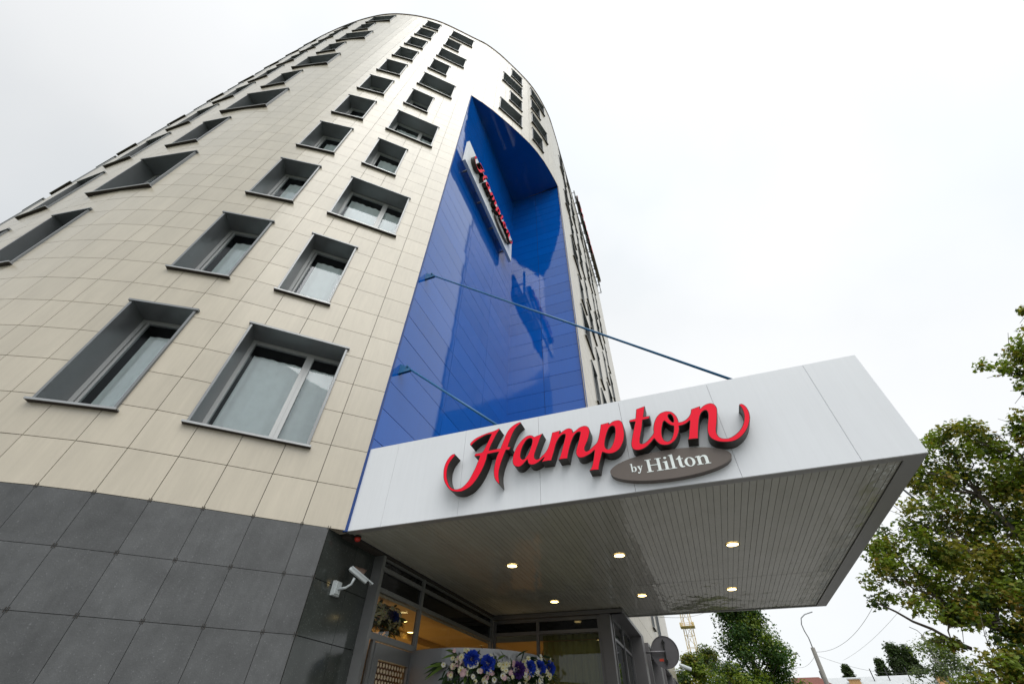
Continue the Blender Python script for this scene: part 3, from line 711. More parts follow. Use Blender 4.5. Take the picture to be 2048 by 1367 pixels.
bar_y(1.66, -6.15, -.052, .12, .17); fr.tbox(-.62, XG-.02, 1.605, 1.70, -6.15, -.052)
bar_y(3.87, -1.72, -.052, .11); bar_y(3.92, -6.15, -1.72, .10)
bar_y(9.05, -6.15, -.052, .14)
for z in (-.30, -.76): bar_z(z, 1.72, 8.98)
bar_z(-1.70, 1.72, 3.815, .13); bar_z(-.08, 1.72, 8.98, .05)
fr.tbox(XG-.02, XG+.07, 2.0, 2.1, -6.15, -1.77)
fr.build('entrance_frame', M['frame'], hotel)
dg = MB()
for a, b in ((-.25, -.105), (-.71, -.35)):
    for y0, y1 in ((1.72, 3.81), (3.93, 8.98)): dg.tbox(XG+.0, XG+.03, y0, y1, a, b)
dg.build('spandrel_glass', M['darkglass'], hotel)
pn = MB()
def pane(y0, y1, z0, z1, x=XG+.02): pn.quad(V(x, y0, z0), V(x, y1, z0), V(x, y1, z1), V(x, y0, z1))
pane(1.72, 3.81, -1.63, -.81); pane(3.98, 8.98, -6.1, -.81); pane(1.74, 1.99, -6.1, -1.83)
pn.build('entrance_pane', M['shop_glass'], hotel)
# door leaf
dr = MB(); y0, y1, z0, z1 = 2.11, 3.86, -6.12, -1.80
dr.tbox(XG+.0, XG+.10, y0, y0+.20, z0, z1); dr.tbox(XG, XG+.10, y1-.22, y1, z0, z1); dr.tbox(XG, XG+.10, y0+.20, y1-.22, z1-.30, z1); dr.tbox(XG, XG+.10, y0+.20, y1-.22, z0, z0+.4)
door = dr.build('door', M['frame'], hotel, loc=V(XG, y0, z0))
m = MB(); x = XG+.05; m.quad(V(x, y0+.2, z0+.4), V(x, y1-.22, z0+.4), V(x, y1-.22, z1-.3), V(x, y0+.2, z1-.3)); m.build('door_pane', M['shop_glass'], door)
m = MB(); x = XG+.053; rd = .043
for r_ in range(14):
    for c_ in range(11):
        yy = y0+.28+c_*.125+(.0625 if r_ % 2 else 0); zz = z1-.38-r_*.108
        if yy > y1-.3: continue
        if random.random() < (r_-3)*.13 or (r_ > 4 and c_ > 7): continue
        n = 12; cc = V(x, yy, zz)
        for i in range(n):
            a, b = 2*PI*i/n, 2*PI*(i+1)/n
            m.tri(cc, cc+Vector((0, math.cos(a), math.sin(a)))*rd*T, cc+Vector((0, math.cos(b), math.sin(b)))*rd*T)
m.build('dot_film', M['dot'], door)
m = MB()
for z in (-2.35, -5.3):
    c0 = V(XG+.13, y1+.0, z); m.tube([c0-Vector((0, 0, .09)), c0+Vector((0, 0, .09))], .014, 10); m.box(c0+Vector((-.03, -.045, -.06)), (.02, 0, 0), (0, .09, 0), (0, 0, .12))
m.build('hinge', M['chrome'], door)
m = MB(); c0 = V(XG+.24, y0+.12, -4.4); m.tube([c0-Vector((0, 0, .45)), c0+Vector((0, 0, .45))], .016, 10)
for z in (-.35, .35): m.tube([c0+Vector((0, 0, z)), c0+Vector((-.09, 0, z))], .011, 8)
m.build('handle', M['chrome'], door)
for o in list(hotel.children):
    if o.name == 'shopfront': bpy.data.objects.remove(o)

# back glazing of the porch and side glazing under the tower
YG = 9.22
fr = MB()
for x in (.0, 1.68, 3.92): fr.tbox(x-.05, x+.05, YG-.08, YG+.04, -6.15, -.16)
for z in (-.20, -.58): fr.tbox(.05, 3.9, YG-.07, YG+.03, z-.05, z+.05)
fr.tbox(3.98, 4.33, YG-.12, YG+.30, -6.15, -.14)          # corner column
fr.build('porch_frame', M['portal'], hotel)
m = MB()
for x0, x1 in ((.05, 1.63), (1.73, 3.87)): m.tbox(x0, x1, YG, YG+.03, -.53, -.25)
m.build('porch_spandrel', M['darkglass'], hotel)
m = MB()
for x0, x1 in ((.05, 1.63), (1.73, 3.87)): m.quad(V(x0, YG, -6.1), V(x1, YG, -6.1), V(x1, YG, -.63), V(x0, YG, -.63))
m.build('porch_pane', M['shop_glass'], hotel)
m = MB(); n = 60; prev = None
for i in range(n+1):
    x = 1.75+2.1*i/n; y = YG+.35+.035*math.sin(i*.9)
    if prev: m.quad(V(prev[0], prev[1], -6), V(x, y, -6), V(x, y, -.6), V(prev[0], prev[1], -.6))
    prev = (x, y)
m.build('lobby_blind', M['olive'], hotel, smooth=True)
# portal frames along the side facade
pt = MB(); gl = MB(); sp = MB(); inn = MB()
y = 9.06
for k in range(4):
    y0, y1 = y, y+5.25
    top = -.0
    pt.tbox(4.30, 4.80, y0, y1, -.13, -.014)                    # head
    pt.tbox(4.30, 4.80, y1-.75, y1, -6.15, -.13)             # pier
    if k: pt.tbox(4.30, 4.80, y0, y0+.12, -6.15, -.13)
    a = y0+(.45 if k == 0 else .12); b = y1-.75; mm = (a+b)/2
    for yy in (a, mm, b): pt.tbox(4.26, 4.36, yy-.05, yy+.05, -6.15, -.13)
    for z in (-.18, -.78, -6.05): pt.tbox(4.26, 4.34, a, b, z-.045, z+.045)
    gl.quad(V(4.30, a, -6.1), V(4.30, b, -6.1), V(4.30, b, -.15), V(4.30, a, -.15))
    inn.quad(V(3.9, a, -6.1), V(3.9, b, -6.1), V(3.9, b, -.15), V(3.9, a, -.15))
    y = y1+1.6
    sp.tbox(4.28, 4.46, y1+.001, y-.001, -6.15, -.002)
sp.tbox(4.28, 4.46, y, 38, -6.15, -.002)
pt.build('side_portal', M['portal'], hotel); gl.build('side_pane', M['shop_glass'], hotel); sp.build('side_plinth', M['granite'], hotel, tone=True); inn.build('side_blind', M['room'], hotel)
m = MB(); m.tbox(-.05, 4.74, 9.05, 9.30, -.13, -.013); m.build('porch_header', M['portal'], hotel)

# lobby interior
m = MB(); m.quad(V(-8, 1.2, -6.1), V(3.85, 1.2, -6.1), V(3.85, 20, -6.1), V(-8, 20, -6.1)); m.build('lobby_floor', M['floor'], hotel)
m = MB()
m.quad(V(-8, 1.65, -.82), V(-8, 15, -.82), V(-.3, 15, -.82), V(-.3, 1.65, -.82))
m.tbox(-3.2, -2.2, 1.7, 15, -1.0, -.82); m.quad(V(-8, 15, -6.1), V(-.3, 15, -6.1), V(-.3, 15, -.82), V(-8, 15, -.82)); m.quad(V(-8, 1.65, -6.1), V(-8, 15, -6.1), V(-8, 15, -.82), V(-8, 1.65, -.82))
m.tbox(-8, -.4, 1.45, 1.62, -6.1, -.8)
m.quad(V(-.3, 9.3, -.8), V(3.85, 9.3, -.8), V(3.85, 15, -.8), V(-.3, 15, -.8)); m.quad(V(-.3, 11.8, -6.1), V(3.85, 11.8, -6.1), V(3.85, 11.8, -.8), V(-.3, 11.8, -.8))
m.build('lobby_lining', M['wood'], hotel)
GI = 'downlights inside the lobby'
for i, (x, y, lb) in enumerate(((-1.15, 3.1, 'small lit lamp on warm lobby ceiling seen above the door'), (-1.3, 5.0, 'small lit lamp on lobby ceiling behind the middle pane'), (-2.0, 6.6, 'dimmer lit lamp deep inside the warm lobby ceiling'), (2.9, 10.3, 'lit lamp behind the dark glass of back porch wall'))):
    downlight(x, y, -.82 if x < 0 else -.8, .11, lb, GI)
for (x, y, s, e_) in ((-3.5, 5.5, 2.2, 24), (1.8, 10.6, .9, 5)):  # unseen fill lights added, facing up to warm the lobby ceiling
    l = bpy.data.lights.new('lobby_fill', 'AREA'); l.energy = e_; l.size = s; l.color = (1, .70, .38)
    o = bpy.data.objects.new('lobby_fill', l); C.objects.link(o); o.location = V(x, y, -4.2); o.rotation_euler = (PI, 0, 0)
    o['kind'] = 'structure'

# revolving door drum
dc = V(1.0, 5.4, -6.15); drum = empty('revolving_door', dc)
tag(drum, 'round satin metal revolving door drum standing before the glass entrance', 'door')
m = MB(); n = 96; R_ = 2.0*T; zt2 = V(0, 0, -1.77).z - dc.z
def dpt(a, r, z): return dc+Vector((r*math.cos(a), r*math.sin(a), z))
for i in range(n):
    a, b = 2*PI*i/n, 2*PI*(i+1)/n; am = math.degrees((a+b)/2)
    zb = 0 if 200 < am < 320 or 50 < am < 170 else zt2-.55
    m.quad(dpt(a, R_, zb), dpt(b, R_, zb), dpt(b, R_, zt2), dpt(a, R_, zt2))
    m.quad(dpt(a, R_-.05, zb), dpt(a, R_-.05, zt2), dpt(b, R_-.05, zt2), dpt(b, R_-.05, zb))
    m.quad(dpt(a, R_, zb), dpt(a, R_-.05, zb), dpt(b, R_-.05, zb), dpt(b, R_, zb))
    m.tri(dpt(a, R_, zt2), dpt(b, R_, zt2), dc+Vector((0, 0, zt2)))
m.build('drum_wall', M['drum'], drum, smooth=False); shade_smooth_angle(bpy.data.objects['drum_wall'])
m = MB()
for k in range(3):
    a = .5+k*2*PI/3; d = Vector((math.cos(a), math.sin(a), 0)); s = Vector((-d.y, d.x, 0))*.015
    m.box(dc+d*.05-s+Vector((0, 0, .05)), d*(R_-.12), s*2, (0, 0, .08)); m.box(dc+d*.05-s+Vector((0, 0, zt2-.72)), d*(R_-.12), s*2, (0, 0, .08)); m.box(dc+d*(R_-.13)-s+Vector((0, 0, .05)), d*.05, s*2, (0, 0, zt2-.7))
m.tube([dc, dc+Vector((0, 0, zt2-.6))], .04, 12)
m.build('door_wing', M['frame'], drum)

# ---------------------------------------------------------------- flowers
def petal_ball(m, c, r, n, mi, out_, rng):
    for _ in range(n):
        d = Vector((rng.gauss(0, 1), rng.gauss(0, 1), rng.gauss(0, 1))).normalized()
        if d.dot(out_) < -.2: continue
        s = d.cross(Vector((rng.random()-.5, rng.random()-.5, rng.random()-.5))).normalized()*r*.17; e = s.cross(d).normalized()*r*.17
        rq = rng.uniform(.35, .85); p = c+d*r*rq; q = c+d*r*(rq+.25)
        m.quad(p-s, q-s*.5+e*.2, q+s*.5+e*.2, p+s, mi)
        m.quad(p-e, q-e*.5, q+e*.5, p+e, mi)
def daisy(m, c, r, d, mi, mc, rng, n=11):
    a = d.orthogonal().normalized(); b = d.cross(a)
    for i in range(n):
        t = 2*PI*i/n+rng.random()*.2; u = a*math.cos(t)+b*math.sin(t); v = d.cross(u)
        m.quad(c+u*r*.25-v*r*.14, c+u*r*.25+v*r*.14, c+u*r+v*r*.2+d*r*.18, c+u*r-v*r*.2+d*r*.18, mi)
    for i in range(8):
        t, t2 = 2*PI*i/8, 2*PI*(i+1)/8
        m.tri(c+d*r*.22, c+(a*math.cos(t)+b*math.sin(t))*r*.3+d*r*.08, c+(a*math.cos(t2)+b*math.sin(t2))*r*.3+d*r*.08, mc)
def leafblade(m, c, d, L_, w_, rng, mi):
    n_ = d.orthogonal().normalized(); s = d.cross(n_).normalized(); pr = [(0, .15), (.3, 1), (.65, .8), (1, 0)]
    for i in range(3):
        a, wa = pr[i]; b, wb = pr[i+1]
        dr = Vector((0, 0, -.25*L_))
        m.quad(c+d*L_*a-s*w_*wa+dr*a*a, c+d*L_*a+s*w_*wa+dr*a*a, c+d*L_*b+s*w_*wb+dr*b*b, c+d*L_*b-s*w_*wb+dr*b*b, mi)
FM = [mat('bloom_blue', (.015, .06, .50), .6), mat('bloom_cream', (.62, .60, .40), .6), mat('bloom_pink', (.58, .38, .40), .6), mat('bloom_white', (.66, .66, .58), .6), mat('bloom_yellow', (.55, .42, .04), .6), mat('bloom_violet', (.06, .02, .18), .6), mat('garland_leaf', (.018, .045, .015), .5), mat('garland_leaf_light', (.10, .17, .03), .5)]
def garland(name, label, centre, path, out_f, seed, scale=1.0, blues=(.2, .32, .66, .78, .93)):
    rng = random.Random(seed); t = empty(name, centre); tag(t, label, 'flowers', 'flower garlands at the entrance')
    lf = MB()
    for _ in range(420):
        u = rng.random(); p = path(u); o = out_f(u)
        d = (o*.5+Vector((rng.gauss(0, .7), rng.gauss(0, .7), rng.gauss(-.15, .6)))).normalized()
        p = p+Vector((rng.gauss(0, .03), rng.gauss(0, .03), rng.gauss(-.07, .10)*scale))
        leafblade(lf, p, d, rng.uniform(.10, .24)*scale, rng.uniform(.012, .03)*scale, rng, 0 if rng.random() < .72 else 1)
    for end in (0, 1):
        for _ in range(16):
            p = path(end); d = ((path(end)-path(.5)).normalized()+Vector((rng.gauss(0, .25), rng.gauss(0, .25), rng.gauss(-.1, .25)))).normalized()
            leafblade(lf, p, d, rng.uniform(.18, .34)*scale, .022*scale, rng, 0 if rng.random() < .5 else 1)
    lf.build('foliage', FM[6:8], t)
    bl = MB()
    for u in blues: petal_ball(bl, path(u)+out_f(u)*.10*scale+Vector((0, 0, rng.uniform(-.02, .04))), rng.uniform(.088, .112)*scale, 420, 0, out_f(u), rng)
    petal_ball(bl, path(.56)+out_f(.56)*.1*scale, .10*scale, 300, 5, out_f(.56), rng)
    for _ in range(120):
        u = rng.random(); o = out_f(u); d = (o+Vector((rng.gauss(0, .3), rng.gauss(0, .3), rng.gauss(-.1, .3)))).normalized()
        p = path(u)+o*.13*scale+Vector((0, 0, max(-.2, min(.13, rng.gauss(-.03, .08)))*scale)); k = rng.choice((1, 1, 2, 3, 3))
        daisy(bl, p, rng.uniform(.026, .044)*scale, d, k, 4 if k != 2 else 2, rng)
    bl.build('blossom', FM, t)
    return t
def p1_(u):
    a = math.radians(-84+u*84); return V(1+2.08*math.cos(a), 5.4+2.08*math.sin(a), -2.12+.05*math.sin(u*9))
def o1_(u):
    a = math.radians(-84+u*84); return Vector((math.cos(a), math.sin(a), -.05)).normalized()
garland('flower_garland', 'long garland of blue and cream flowers hung on the revolving door drum', V(2.4, 3.9, -2.1), p1_, o1_, 3, 1.05)
def p2_(u): return V(-.42, 2.0+u*1.3, -1.05-.12*u)
def o2_(u): return Vector((1, -.25, -.1)).normalized()
garland('flower_garland', 'smaller flower bunch behind the glass pane over the side door', V(-.42, 2.6, -1.1), p2_, o2_, 11, .8, (.72, .82))

# ---------------------------------------------------------------- wall camera, horn, beacon
t = empty('security_camera', V(-.26, .45, -1.08)); tag(t, 'white bullet security camera on bent arm, fixed to dark polished stone', 'camera', 'wall cameras')
m = MB(); m.box(V(-.26, .34, -1.2), (.045, 0, 0), (0, .13, 0), (0, 0, .17)); m.box(V(-.26, .34, -1.2)+Vector((.045, .02, .02)), (.02, 0, 0), (0, .09, 0), (0, 0, .13)); m.build('mount', M['whiteplastic'], t)
m = MB(); m.tube([V(-.18, .45, -1.07), V(.02, .47, -1.05), V(.12, .50, -.98), V(.17, .50, -.86)], [.020, .015, .014, .018], 12); m.build('arm', M['whiteplastic'], t, smooth=True)
hA_, hB_ = V(.10, .34, -.70), V(.36, .80, -.93); ax = (hB_-hA_).normalized(); sd = ax.cross(Vector((0, 0, 1))).normalized(); uu = sd.cross(ax)
m = MB(); Lc = (hB_-hA_).length
prof = [(x*.66, y*.66) for x, y in [(-.035, -.03), (-.035, .028), (-.022, .042), (.022, .042), (.035, .028), (.035, -.03), (.02, -.038), (-.02, -.038)]]
ring = lambda k, s_: [hA_+ax*k+sd*x*s_+uu*y*s_ for x, y in prof]
rs_ = [ring(0, .7), ring(.02, 1), ring(Lc*.86, 1.0), ring(Lc*.86, .9)]
for i in range(3):
    for k in range(8): m.quad(rs_[i][k], rs_[i][(k+1) % 8], rs_[i+1][(k+1) % 8], rs_[i+1][k])
n = len(m.v); m.v += rs_[0]+rs_[3]; m.f += [tuple(n+k for k in range(8))[::-1], tuple(n+8+k for k in range(8))]; m.m += [0, 0]; m.t += [1, 1]
body = m.build('housing', M['whiteplastic'], t); fixnormals(body)
m = MB(); m.box(hA_+ax*.01-sd*.030+uu*.031, ax*(Lc+.03), sd*.06, uu*.006); m.box(hA_+ax*.01-sd*.030+uu*.018, ax*(Lc+.03), sd*.005, uu*.013); m.box(hA_+ax*.01+sd*.025+uu*.018, ax*(Lc+.03), sd*.005, uu*.013); m.build('sunshield', M['whiteplastic'], t)
m = MB(); m.tube([hB_-ax*Lc*.13, hB_-ax*.005], .018, 14); m.build('lens_hood', M['black'], t)
t = empty('horn_speaker', V(-.26, 1.1, -.62)); tag(t, 'small brown horn loudspeaker on stone wall behind the camera', 'speaker')
m = MB(); c0 = V(-.155, .79, -.55); d = Vector((.62, .55, -.45)).normalized()
m.tube([c0, c0+d*.05, c0+d*.10, c0+d*.16], [.03, .04, .062, .075], 22, cap=False); m.tube([c0+d*.158, c0+d*.162, c0+d*.11], [.075, .066, .045], 22, cap=False)
m.build('horn', M['horn'], t, smooth=True)
m = MB(); m.tube([c0+d*.06, c0+d*.135], [.02, .026], 12); m.build('driver', M['horn'], t)
m = MB(); m.tube([V(-.26, .76, -.58), c0], .014, 8); m.build('bracket', M['black'], t)
t = empty('warning_beacon', V(.12, .33, -.01)); tag(t, 'small red warning light under canopy corner by the stone', 'warning light')
m = MB(); c0 = V(.10, .34, -.012)
m.tube([c0, c0-Vector((0, 0, .02))], .045, 18); m.build('base', M['black'], t)
m = MB(); m.tube([c0-Vector((0, 0, .02)), c0-Vector((0, 0, .05)), c0-Vector((0, 0, .066)), c0-Vector((0, 0, .072))], [.042, .040, .026, .008], 18); m.build('dome', M['beacon'], t, smooth=True)

# far corner camera
t = empty('security_camera', V(4.5, 30, -1)); tag(t, 'tiny white camera on far end of the side wall by trees', 'camera', 'wall cameras')
c0 = V(4.42, 37.4, 1.15)
t.location = c0
m = MB(); m.tube([c0, c0+Vector((.42, 0, .02)), c0+Vector((.52, 0, .1))], .03, 8); m.build('arm', M['whiteplastic'], t)
m = MB(); m.tube([c0+Vector((.30, -.15, .22)), c0+Vector((.42, -.1, .17)), c0+Vector((.78, .1, .05))], [.06, .085, .085], 12); m.build('housing', M['whiteplastic'], t)

# round sign on arm, seen from behind
dcn = V(5.53, 15, -.50)
t = empty('round_sign', dcn); tag(t, 'round road sign seen from behind on horizontal arm by side wall', 'sign')
m = MB(); m.tube([dcn+Vector((0, .012, 0)), dcn+Vector((0, 0, 0))], .335, 48); m.build('plate', M['disc'], t)
m = MB()
for i in range(48):
    a, b = 2*PI*i/48, 2*PI*(i+1)/48; P = lambda q, r, y: dcn+Vector((r*math.cos(q), y, r*math.sin(q)))
    m.quad(P(a, .335, -.016), P(b, .335, -.016), P(b, .345, -.016), P(a, .345, -.016)); m.quad(P(a, .345, -.016), P(b, .345, -.016), P(b, .345, .014), P(a, .345, .014)); m.quad(P(b, .335, -.016), P(a, .335, -.016), P(a, .335, .0), P(b, .335, .0))
m.build('rim', M['disc'], t)
m = MB(); m.box(dcn+Vector((-.02, -.045, -.26)), (.035, 0, 0), (0, .04, 0), (0, 0, .52)); m.box(dcn+Vector((-.045, -.05, -.20)), (.085, 0, 0), (0, .05, 0), (0, 0, .03)); m.box(dcn+Vector((-.045, -.05, .19)), (.085, 0, 0), (0, .05, 0), (0, 0, .03)); m.build('bracket', M['black'], t)
m = MB(); m.tube([V(4.46, 15, -.50)+Vector((0, -.05, 0)), dcn+Vector((0, -.065, 0))], .024, 12); m.build('arm', M['disc'], t, smooth=True)
m = MB(); m.box(dcn+Vector((-.17, -.004, -.19)), (.11, 0, 0), (0, .003, 0), (0, 0, .055)); m.build('sticker', M['sticker'], t)

# ---------------------------------------------------------------- ground
def plane(name, x0, x1, y0, y1, z, m_):
    m = MB(); m.quad(Vector((x0, y0, z)), Vector((x1, y0, z)), Vector((x1, y1, z)), Vector((x0, y1, z))); o = m.build(name, m_); o['kind'] = 'structure'; return o
plane('ground', -900, 900, -900, 900, -.03, M['grass'])
plane('pavement', -14, 10, -9, 30, .0, M['paving'])
plane('road', 10.3, 22, -300, 300, -.02, M['asphalt'])
plane('side_road', -60, 10, -24, -9.3, -.02, M['asphalt'])
m = MB()  # unseen stripes and kerb, added as bright bits for the soffit to mirror
for i in range(-4, 14): m.box((10.6, i*2.6, -.016), (4.6, 0, 0), (0, .12, 0), (0, 0, .004))
for i in range(-20, 20): m.box((18.4, i*6, -.016), (.14, 0, 0), (0, 3, 0), (0, 0, .004))
o = m.build('added_road_marking', M['ltext']); o['kind'] = 'structure'
m = MB(); m.box((10, -9, -.04), (.3, 0, 0), (0, 40, 0), (0, 0, .14)); m.box((-14, -9.3, -.04), (24.3, 0, 0), (0, .3, 0), (0, 0, .14)); o = m.build('added_kerb', M['concrete']); o['kind'] = 'structure'

# ---------------------------------------------------------------- polar placement around the photographer's standpoint
def polar(az, el, d):
    a, e = math.radians(az), math.radians(el)
    return CAM+Vector((math.sin(a)*d, math.cos(a)*d, math.tan(e)*d))

# ---------------------------------------------------------------- trees
MAPLE = [(0, -.5), (.12, -.22), (.42, -.30), (.34, -.06), (.5, .12), (.22, .16), (.18, .32), (0, .55), (-.18, .32), (-.22, .16), (-.5, .12), (-.34, -.06), (-.42, -.30), (-.12, -.22)]
OVAL = [(0, -.5), (.26, -.1), (.2, .25), (0, .5), (-.2, .25), (-.26, -.1)]
def leafcloud(m, centre, rad, n, size, shape, mats_w, rng, squash=.8, droop=.35, hollow=.35):
    mi_pool = [i for i, w_ in enumerate(mats_w) for _ in range(w_)]
    base = rng.choice(mi_pool)
    for _ in range(n):
        d = Vector((rng.gauss(0, 1), rng.gauss(0, 1), rng.gauss(0, 1))).normalized()
        r = rad*(hollow+(1-hollow)*rng.random()**.6)*rng.uniform(.75, 1.12)
        p = centre+Vector((d.x*r, d.y*r, d.z*r*squash))
        nrm = (d*.4+Vector((rng.gauss(0, .5), rng.gauss(0, .5), .8+rng.gauss(0, .4)))).normalized()
        a = nrm.orthogonal().normalized(); ang = rng.random()*2*PI; b = nrm.cross(a)
        u = a*math.cos(ang)+b*math.sin(ang); v = nrm.cross(u); s = size*rng.uniform(.6, 1.25)
        nb = len(m.v)
        for x, y in shape: m.v.append(p+(u*x+v*y+nrm*(-abs(x)*.35))*s)
        m.f.append(tuple(range(nb, nb+len(shape)))); m.t.append(1)
        m.m.append(base if rng.random() < .6 else rng.choice(mi_pool))
def limb(m, pts, r0, r1, n=8):
    k = len(pts); m.tube(pts, [r0+(r1-r0)*i/(k-1) for i in range(k)], n)
def wob(a, b, k, amp, rng):
    return [a.lerp(b, i/k)+(Vector((rng.gauss(0, amp), rng.gauss(0, amp), rng.gauss(0, amp*.5))) if 0 < i < k else Vector((0, 0, 0))) for i in range(k+1)]
# big maple by the road
rng = random.Random(21)
base = polar(31, 0, 14.2); base.z = 0
maple = empty('maple_tree', base); tag(maple, 'large maple with green and yellowing leaves right of the canopy', 'tree')
tk = MB(); fork = Vector((base.x+.1, base.y, 2.2))
limb(tk, wob(base-Vector((0, 0, .1)), fork, 3, .05, rng), .24, .19, 12)
cl = []
# (az, el, dist, radius)
spec = [(18.6, 12.2, 12.6, .42), (18.3, 10.6, 12.8, .36), (19.6, 14.0, 12.8, .45), (20.8, 12.3, 13, .55), (21.2, 15.0, 13, .5), (20.3, 10.3, 13, .5), (22.6, 11.0, 13.2, .55),
 (22.8, 16.3, 13.3, .5), (23.0, 13.4, 13.4, .6), (24.6, 18.9, 13.2, .35), (26.0, 19.8, 13.4, .45), (25.0, 16.9, 13.6, .5), (25.3, 14.6, 13.8, .65), (24.4, 12.0, 13.8, .6),
 (27.6, 21.2, 13.6, .45), (28.8, 22.2, 13.8, .42), (30.6, 22.3, 14, .45), (28.2, 18.9, 14, .6), (27.4, 16.2, 14.2, .7), (27.0, 13.2, 14, .7), (29.8, 20.0, 14.3, .65), (30.6, 17.2, 14.4, .7), (30.0, 14.2, 14.4, .7),
 (32.6, 20.9, 14.3, .55), (33.4, 18.2, 14.6, .7), (34.2, 21.0, 14.6, .5), (33, 15.2, 14.4, .8), (35.6, 17.8, 14.8, .8), (36, 14.5, 14.4, .8), (38, 19, 15, .8), (37.2, 21.6, 15, .5),
 (25.2, 9.2, 13.2, .5), (27.6, 10.2, 13.6, .6), (30.2, 11.0, 14, .65), (33, 11.8, 14.2, .7), (36, 11, 14.4, .8),
 (21.6, 8.1, 12.9, .35), (23.4, 7.6, 13, .4), (25.6, 6.4, 13.3, .55), (27.6, 7.4, 13.6, .6), (30, 7.8, 14, .6), (33, 8.5, 14.2, .7),
 (22.4, 5.6, 12.6, .42), (24.0, 4.6, 12.8, .5), (26.4, 4.0, 13.2, .55), (29, 4.6, 13.6, .6), (20.6, 4.2, 12.2, .40), (31, 3.5, 14, .6),
 (20.4, 6.9, 12.7, .25), (22.0, 2.6, 12.4, .5), (25, 2.0, 12.8, .6), (28, 1.5, 13.4, .6), (21.8, 9.2, 13.1, .45), (23.6, 9.6, 13.4, .5), (26.6, 8.4, 13.5, .5), (24.8, 7.9, 13.1, .4), (28.6, 9.2, 13.8, .5), (31.6, 6.2, 14, .6), (29.4, 6.2, 13.7, .5), (22.6, 4.0, 12.5, .4), (32, 12.8, 14.3, .6), (28.8, 12.2, 14, .6), (26.2, 11.4, 13.7, .5),
 (36.4, 25.2, 14, .36), (38.0, 26.3, 14.2, .42), (41.2, 28.6, 14.4, .25), (41.4, 25.5, 14.5, .6), (38.8, 24.8, 14.3, .5), (37.2, 23.6, 14.2, .38), (40, 22.6, 14.8, .6), (43.5, 27.5, 14.8, .5), (43, 24, 15, .8), (42, 20, 15, .9), (45.5, 29.5, 15, .6)]
lfm = MB()
mains = [polar(21.5, 9.5, 13), polar(25, 13.5, 13.6), polar(28.5, 17, 14), polar(33, 17, 14.4), polar(38, 22, 14.4), polar(25, 5.5, 13.2), polar(36, 13, 14.4)]
for mm_ in mains:
    q = wob(fork-Vector((0, 0, .2)), mm_, 5, .10, rng); limb(tk, q, .12, .045)
    cl.append(q)
for az, el, d, r in spec:
    c0 = polar(az, el, d)
    near = min((p for q in cl for p in q[2:]), key=lambda p: (p-c0).length)
    limb(tk, wob(near, c0, 4, .05, rng), .028, .008, 6)
    for _ in range(4):
        e_ = c0+Vector((rng.gauss(0, r*.6), rng.gauss(0, r*.6), rng.gauss(0, r*.5))); limb(tk, wob(c0, e_, 2, .03, rng), .008, .004, 5)
    k = max(3, int(5*r/.5))
    for _ in range(k):
        sub = c0+Vector((rng.gauss(0, r*.42), rng.gauss(0, r*.42), rng.gauss(0, r*.36)))
        leafcloud(lfm, sub, r*.62, int(118*(r/.5)), .09, MAPLE, (9, 4, 5, 1), rng, .85, hollow=.15)
limb(tk, wob(polar(21.4, 6.4, 13), polar(16.7, 10.2, 12.6), 5, .03, rng), .035, .016, 7)
tk.build('trunk', M['bark'], maple, smooth=True)
lfm.build('crown', [LEAF['g1'], LEAF['g2'], LEAF['g3'], LEAF['y']], maple)

def tree(name, label, az, d, h, wid, zc, n, size, mats_, wts, seed, shape=OVAL, group=None, conical=0, clumps=60):
    rng = random.Random(seed); b = polar(az, 0, d); b.z = 0
    t = empty(name, b); tag(t, label, 'tree', group)
    k = MB(); top = b+Vector((0, 0, h*.9)); limb(k, wob(b-Vector((0, 0, .1)), top, 5, wid*.015, rng), h*.022, .03, 8)
    lf = MB()
    for i in range(clumps):
        u = rng.random(); z = zc+(h-zc)*u
        prof = math.sin(PI*min(1, (u*.86+.14)))**.7 if not conical else (1-u)**.75*.95+.08
        rr = wid*.5*prof*rng.uniform(.3, 1.0)**.6; th = rng.random()*2*PI
        c0 = b+Vector((rr*math.cos(th), rr*math.sin(th), z))
        limb(k, wob(b+Vector((0, 0, max(zc*.6, z-wid*.25))), c0, 3, .05, rng), max(.02, h*.004), .01, 5)
        leafcloud(lf, c0, wid*.15*rng.uniform(.7, 1.25), n//clumps, size, shape, wts, rng, .8, hollow=.1)
    k.build('trunk', M['bark'], t, smooth=True); lf.build('crown', mats_, t); return t
GT = 'trees beyond the canopy'
tree('linden_tree', 'dense fresh green tree of narrow outline below canopy far edge', 4.2, 34, 9.4, 6.2, .3, 44000, .17, [LEAF['fresh'], LEAF['g2'], LEAF['g1']], (5, 4, 3), 5, conical=1, clumps=120, group=GT)
tree('bushy_tree', 'yellowish green rounded tree next to the round sign', -1.7, 30, 5.2, 3.6, .3, 15000, .15, [LEAF['g3'], LEAF['g1'], LEAF['g2']], (2, 4, 3), 6, group=GT)
tree('bushy_tree', 'loose pale topped tree between the round sign and dense green tree', .0, 36, 6.5, 3.0, .6, 6500, .16, [LEAF['g1'], LEAF['g3'], LEAF['pale']], (4, 2, 3), 7, group=GT)
tree('bushy_tree', 'low olive green tree at left foot of dense green tree', 1.6, 29, 4.7, 3.4, .2, 11000, .14, [LEAF['g3'], LEAF['g1'], LEAF['g2']], (2, 4, 4), 8, group=GT)
tree('willow_tree', 'pale grey green willow between long roof and maple', 19.0, 38, 6.3, 4.4, .4, 16000, .13, [LEAF['pale'], LEAF['g1']], (4, 1), 9, group=GT)
GP = 'dark poplars behind the long roof'
